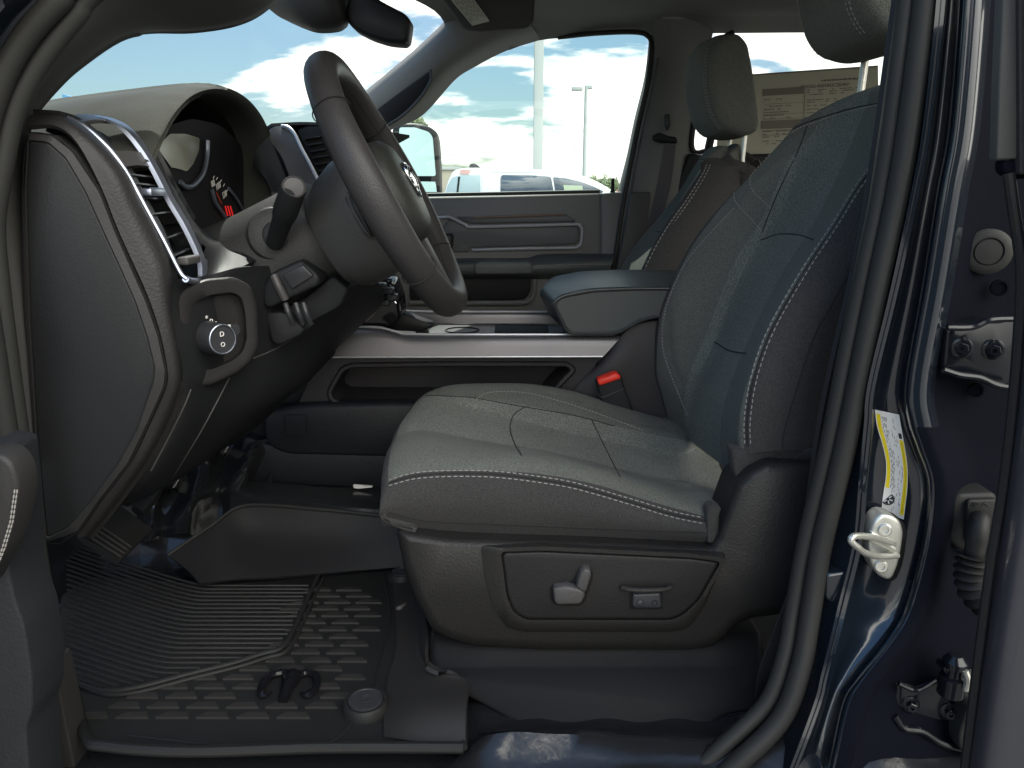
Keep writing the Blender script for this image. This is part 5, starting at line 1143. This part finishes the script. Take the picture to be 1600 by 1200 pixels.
for v in (.19, .24, .262, .283, .305, .325, .42, .44, .46, .49, .51): tl(.28, random.uniform(.38, .5), v, .007)
for v in (.14, .155, .172, .21, .225, .25, .275, .30): tl(.55, random.uniform(.8, .95), v, .006, .6)
for v in (.225, .30, .335, .415, .45): sbar(mb, .28, .53, v, v + .0025, 2.533)
sbar(mb, .533, .536, .115, .60, 2.533); tl(.64, .92, .075, .011, .95)
mb.build('sheet_print', INKG, WS)
fM2 = frame(sk(.66, .118, 2.5325), sk(.9, .118) - sk(.4, .118), (0, 0, 1)); text('sheet_heading', 'SPECIAL INSTRUCTIONS', fM2, .014, INKG, WS, ext=.0002)
# ================================================================== OUTSIDE
def vehicle(name, outline, Y, Y1, label, wins, cat):
    v = thing(name, Vector((P(outline[0][0], 300, Y).x + 1.0, Y + .9, 0)), label, cat)
    b = prism('body', outline, Y, Y1, WHITEP, v, r=4, bev=1.6)
    for w_ in wins: prism('side_window', w_, Y - .012, Y + .05, DGLASS, v, r=3, bev=.3)
    return v
Yv = 17.0
wpv = vehicle('white_pickup', [(752, 300), (752, 275), (754, 267), (760, 263), (790, 262.5), (840, 265), (880, 269), (912, 275), (932, 283), (948, 292), (958, 299), (1040, 304), (1044, 335), (1040, 372), (640, 372), (640, 306), (752, 306)], Yv, Yv + 1.9, 'white crew cab pickup parked beyond the passenger window, its cab roof and side windows showing', [[(782, 303), (782, 276), (786, 273), (830, 273.5), (861, 276), (866, 303)], [(864, 276.5), (885, 278.5), (905, 283), (925, 290), (944, 299), (938, 303), (868, 303)]], 'pickup truck')
for x in (700, 985):
    c = P(x, 372, Yv); c.z = .4; w_ = MB().lathe(c + Vector((0, .25, 0)), (0, -1, 0), [(.40, 0), (.40, .2), (.36, .24), (.25, .25), (.24, .2), (.0001, .2)], 32).build('wheel', TYRE, wpv)
    MB().lathe(c + Vector((0, .04, 0)), (0, -1, 0), [(.24, 0), (.22, .02), (.1, .0), (.06, .03), (.0001, .03)], 24).build('rim', CHROME, w_)
prism('seat_sheet', [(880, 289), (910, 290), (911, 299), (882, 299)], Yv - .02, Yv - .012, mat('pale_green_sheet', (.42, .50, .36), .7), wpv, r=1, bev=0)
prism('roof_line', [(768, 268.5), (840, 269), (905, 275), (905, 275.6), (840, 269.8), (768, 269.2)], Yv - .006, Yv, GREYP, wpv, r=.5, bev=0)
Y2 = 21.0
v2 = vehicle('white_suv', [(693, 340), (694, 303), (700, 283), (706, 270), (712, 265), (730, 262.5), (780, 262), (800, 265), (812, 300), (812, 360), (693, 360)], Y2, Y2 + 1.9, 'white vehicle behind the pickup with a dark roof fin and a pale sky reflection painted into its glass', [], 'car')
prism('windshield', [(696, 303), (700, 289), (706, 277), (720, 274), (751, 273), (751, 303)], Y2 - .012, Y2 + .05, mat('painted_sky_glass', (.36, .46, .50), .35), v2, r=3, bev=.3)  # reflected sky is put into the glass as a flat pale colour
prism('roof_fin', [(732, 263), (734, 257), (739, 255), (745, 257), (752, 262.5)], Y2 - .2 + .3, Y2 + .45, SMOOTH, v2, r=1.5, bev=.5)
prism('window_post', [(716, 276), (719, 276), (716, 303), (713, 303)], Y2 - .03, Y2 - .012, BLACKM, v2, r=.5, bev=.2)
prism('window_tag', [(720, 265), (735, 265), (733, 272), (718, 272)], Y2 - .03, Y2 - .012, mat('pink_tag', (.62, .38, .36), .6), v2, r=1, bev=0)
sh_ = thing('storage_shed', Vector((P(696, 290, 60).x, 62, 0)), 'pale metal shed behind the side mirror', 'shed')
c = P(690, 290, 60); MB().box((c.x - .6, 63, 1.2), (3.4, 5, 3.2), bev=.02).build('wall', TAN, sh_)
MB().box((c.x - .6, 63, 2.86), (3.8, 5.4, .22), bev=.02).build('roof', GREYP, sh_)
LPn = thing('light_pole', Vector((P(841, 260, 20).x, 20, 0)), 'thick pale grey lot light pole standing just behind the white pickup', 'light pole', 'parking lot light poles')
x_ = P(841, 200, 20).x
MB().box((x_, 20, 5.0), (.235, .235, 10), bev=.02).build('pole', GREYP, LPn)
MB().box((x_, 20, .35), (.6, .6, .7), bev=.05).build('footing', TAN, LPn)
MB().box((x_ - .6, 20, 9.9), (1.0, .35, .14), bev=.03).box((x_ + .6, 20, 9.9), (1.0, .35, .14), bev=.03).build('lamp_head', GREYP, LPn)
LP2 = thing('light_pole', Vector((P(914, 260, 46).x, 46, 0)), 'thin distant light pole with a pair of flat lamp heads', 'light pole', 'parking lot light poles')
x_ = P(914.5, 200, 46).x; zt = P(914, 137, 46).z
MB().lathe((x_, 46, 0), (0, 0, 1), [(.13, 0), (.11, zt * .5), (.09, zt)], 16).build('pole', GREYP, LP2)
for s_, w_ in ((-1, 1), (1, .45)): MB().box((x_ + s_ * .36 * w_ - (.15 if s_ < 0 else 0), 46 + .3 * (s_ > 0), zt - (.06 if s_ < 0 else -.06)), (.62 * (w_ ** .5), .35, .2), bev=.04).build('lamp_head', GREYP, LP2)
TM = thing('radio_mast', Vector((P(898, 270, 150).x, 150, 0)), 'thin lattice radio mast far off near the horizon', 'radio mast')
x_ = P(898, 250, 150).x; zt = P(898, 205, 150).z; mb = MB()
for a in range(3):
    dx_, dy_ = math.cos(a * 2.094) * .35, math.sin(a * 2.094) * .35; mb.tube([(x_ + dx_, 150 + dy_, 0), (x_ + dx_ * .5, 150 + dy_ * .5, zt * .8)], .05, 6)
for k in range(22): mb.tube([(x_ - .35, 150, k * zt * .8 / 22), (x_ + .35, 150, (k + 1) * zt * .8 / 22)], .035, 5)
mb.tube([(x_, 150, zt * .78), (x_, 150, zt)], .05, 6)
mb.build('lattice', GREYP, TM)
BT = thing('brick_building', Vector((P(955, 292, 140).x, 142, 0)), 'low reddish building on the horizon right of the parked pickup', 'building')
c = P(958, 291, 140); MB().box((c.x + 3, 146, c.z / 2), (7, 10, c.z), bev=.05).build('wall', BRICK, BT); MB().box((c.x + 3, 146, c.z + .15), (7.6, 10.6, .3), bev=.05).build('roof', TAN, BT)
def tree(px, py, Y, wd_, lab):
    c = P(px, py, Y); t = thing('tree', Vector((c.x, Y, 0)), lab, 'tree', 'distant trees')
    MB().lathe((c.x, Y, 0), (0, 0, 1), [(.28, 0), (.18, c.z * .5), (.08, c.z * .9)], 8).build('trunk', BARK, t)
    mb = MB()
    for k in range(420):
        a = random.uniform(0, 6.28); r_ = wd_ * random.random() ** .5; z = random.gauss(0, .45) * wd_ * .8
        p_ = Vector((c.x + r_ * math.cos(a) * (1 - abs(z) / wd_ / 2.2), Y + r_ * math.sin(a), c.z + z - wd_ * .5)); s_ = random.uniform(.15, .4)
        d1 = Vector((random.gauss(0, 1), random.gauss(0, 1), random.gauss(0, 1))).normalized(); d2 = d1.orthogonal().normalized()
        mb.add([p_ - d1 * s_, p_ + d2 * s_ * .6, p_ + d1 * s_, p_ - d2 * s_ * .6], [[0, 1, 2, 3]])
    mb.build('crown', BUMPG, t, fix=False)
tree(926, 281, 120, 1.0, 'small round distant tree just above the tail of the pickup roof')
tree(945, 282, 120, 1.3, 'wider distant tree above the low reddish building')
tree(958, 284, 125, 1.1, 'short distant tree at the right end above the reddish building')
tree(647, 190, 60, 1.0, 'small leafy treetop showing above the side mirror')
BS = thing('blue_canopy', Vector((-11, 13, 0)), 'blue canopy corner seen through the windshield above the dashboard', 'canopy')
c1 = P(97, 148, 18); c2 = P(97, 165, 18)
mb = MB(); q = [P(97, 147, 18), P(100, 175, 18), P(150, 175, 18), P(150, 162, 18)]; mb.stack([q, [v + Vector((0, 1.5, 0)) for v in q]]); mb.build('roof', BLUEC, BS)
for x in (105, 140): 
    p_ = P(x, 170, 18.5); MB().box((p_.x, p_.y, p_.z / 2), (.25, .25, p_.z)).build('post', GREYP, BS)
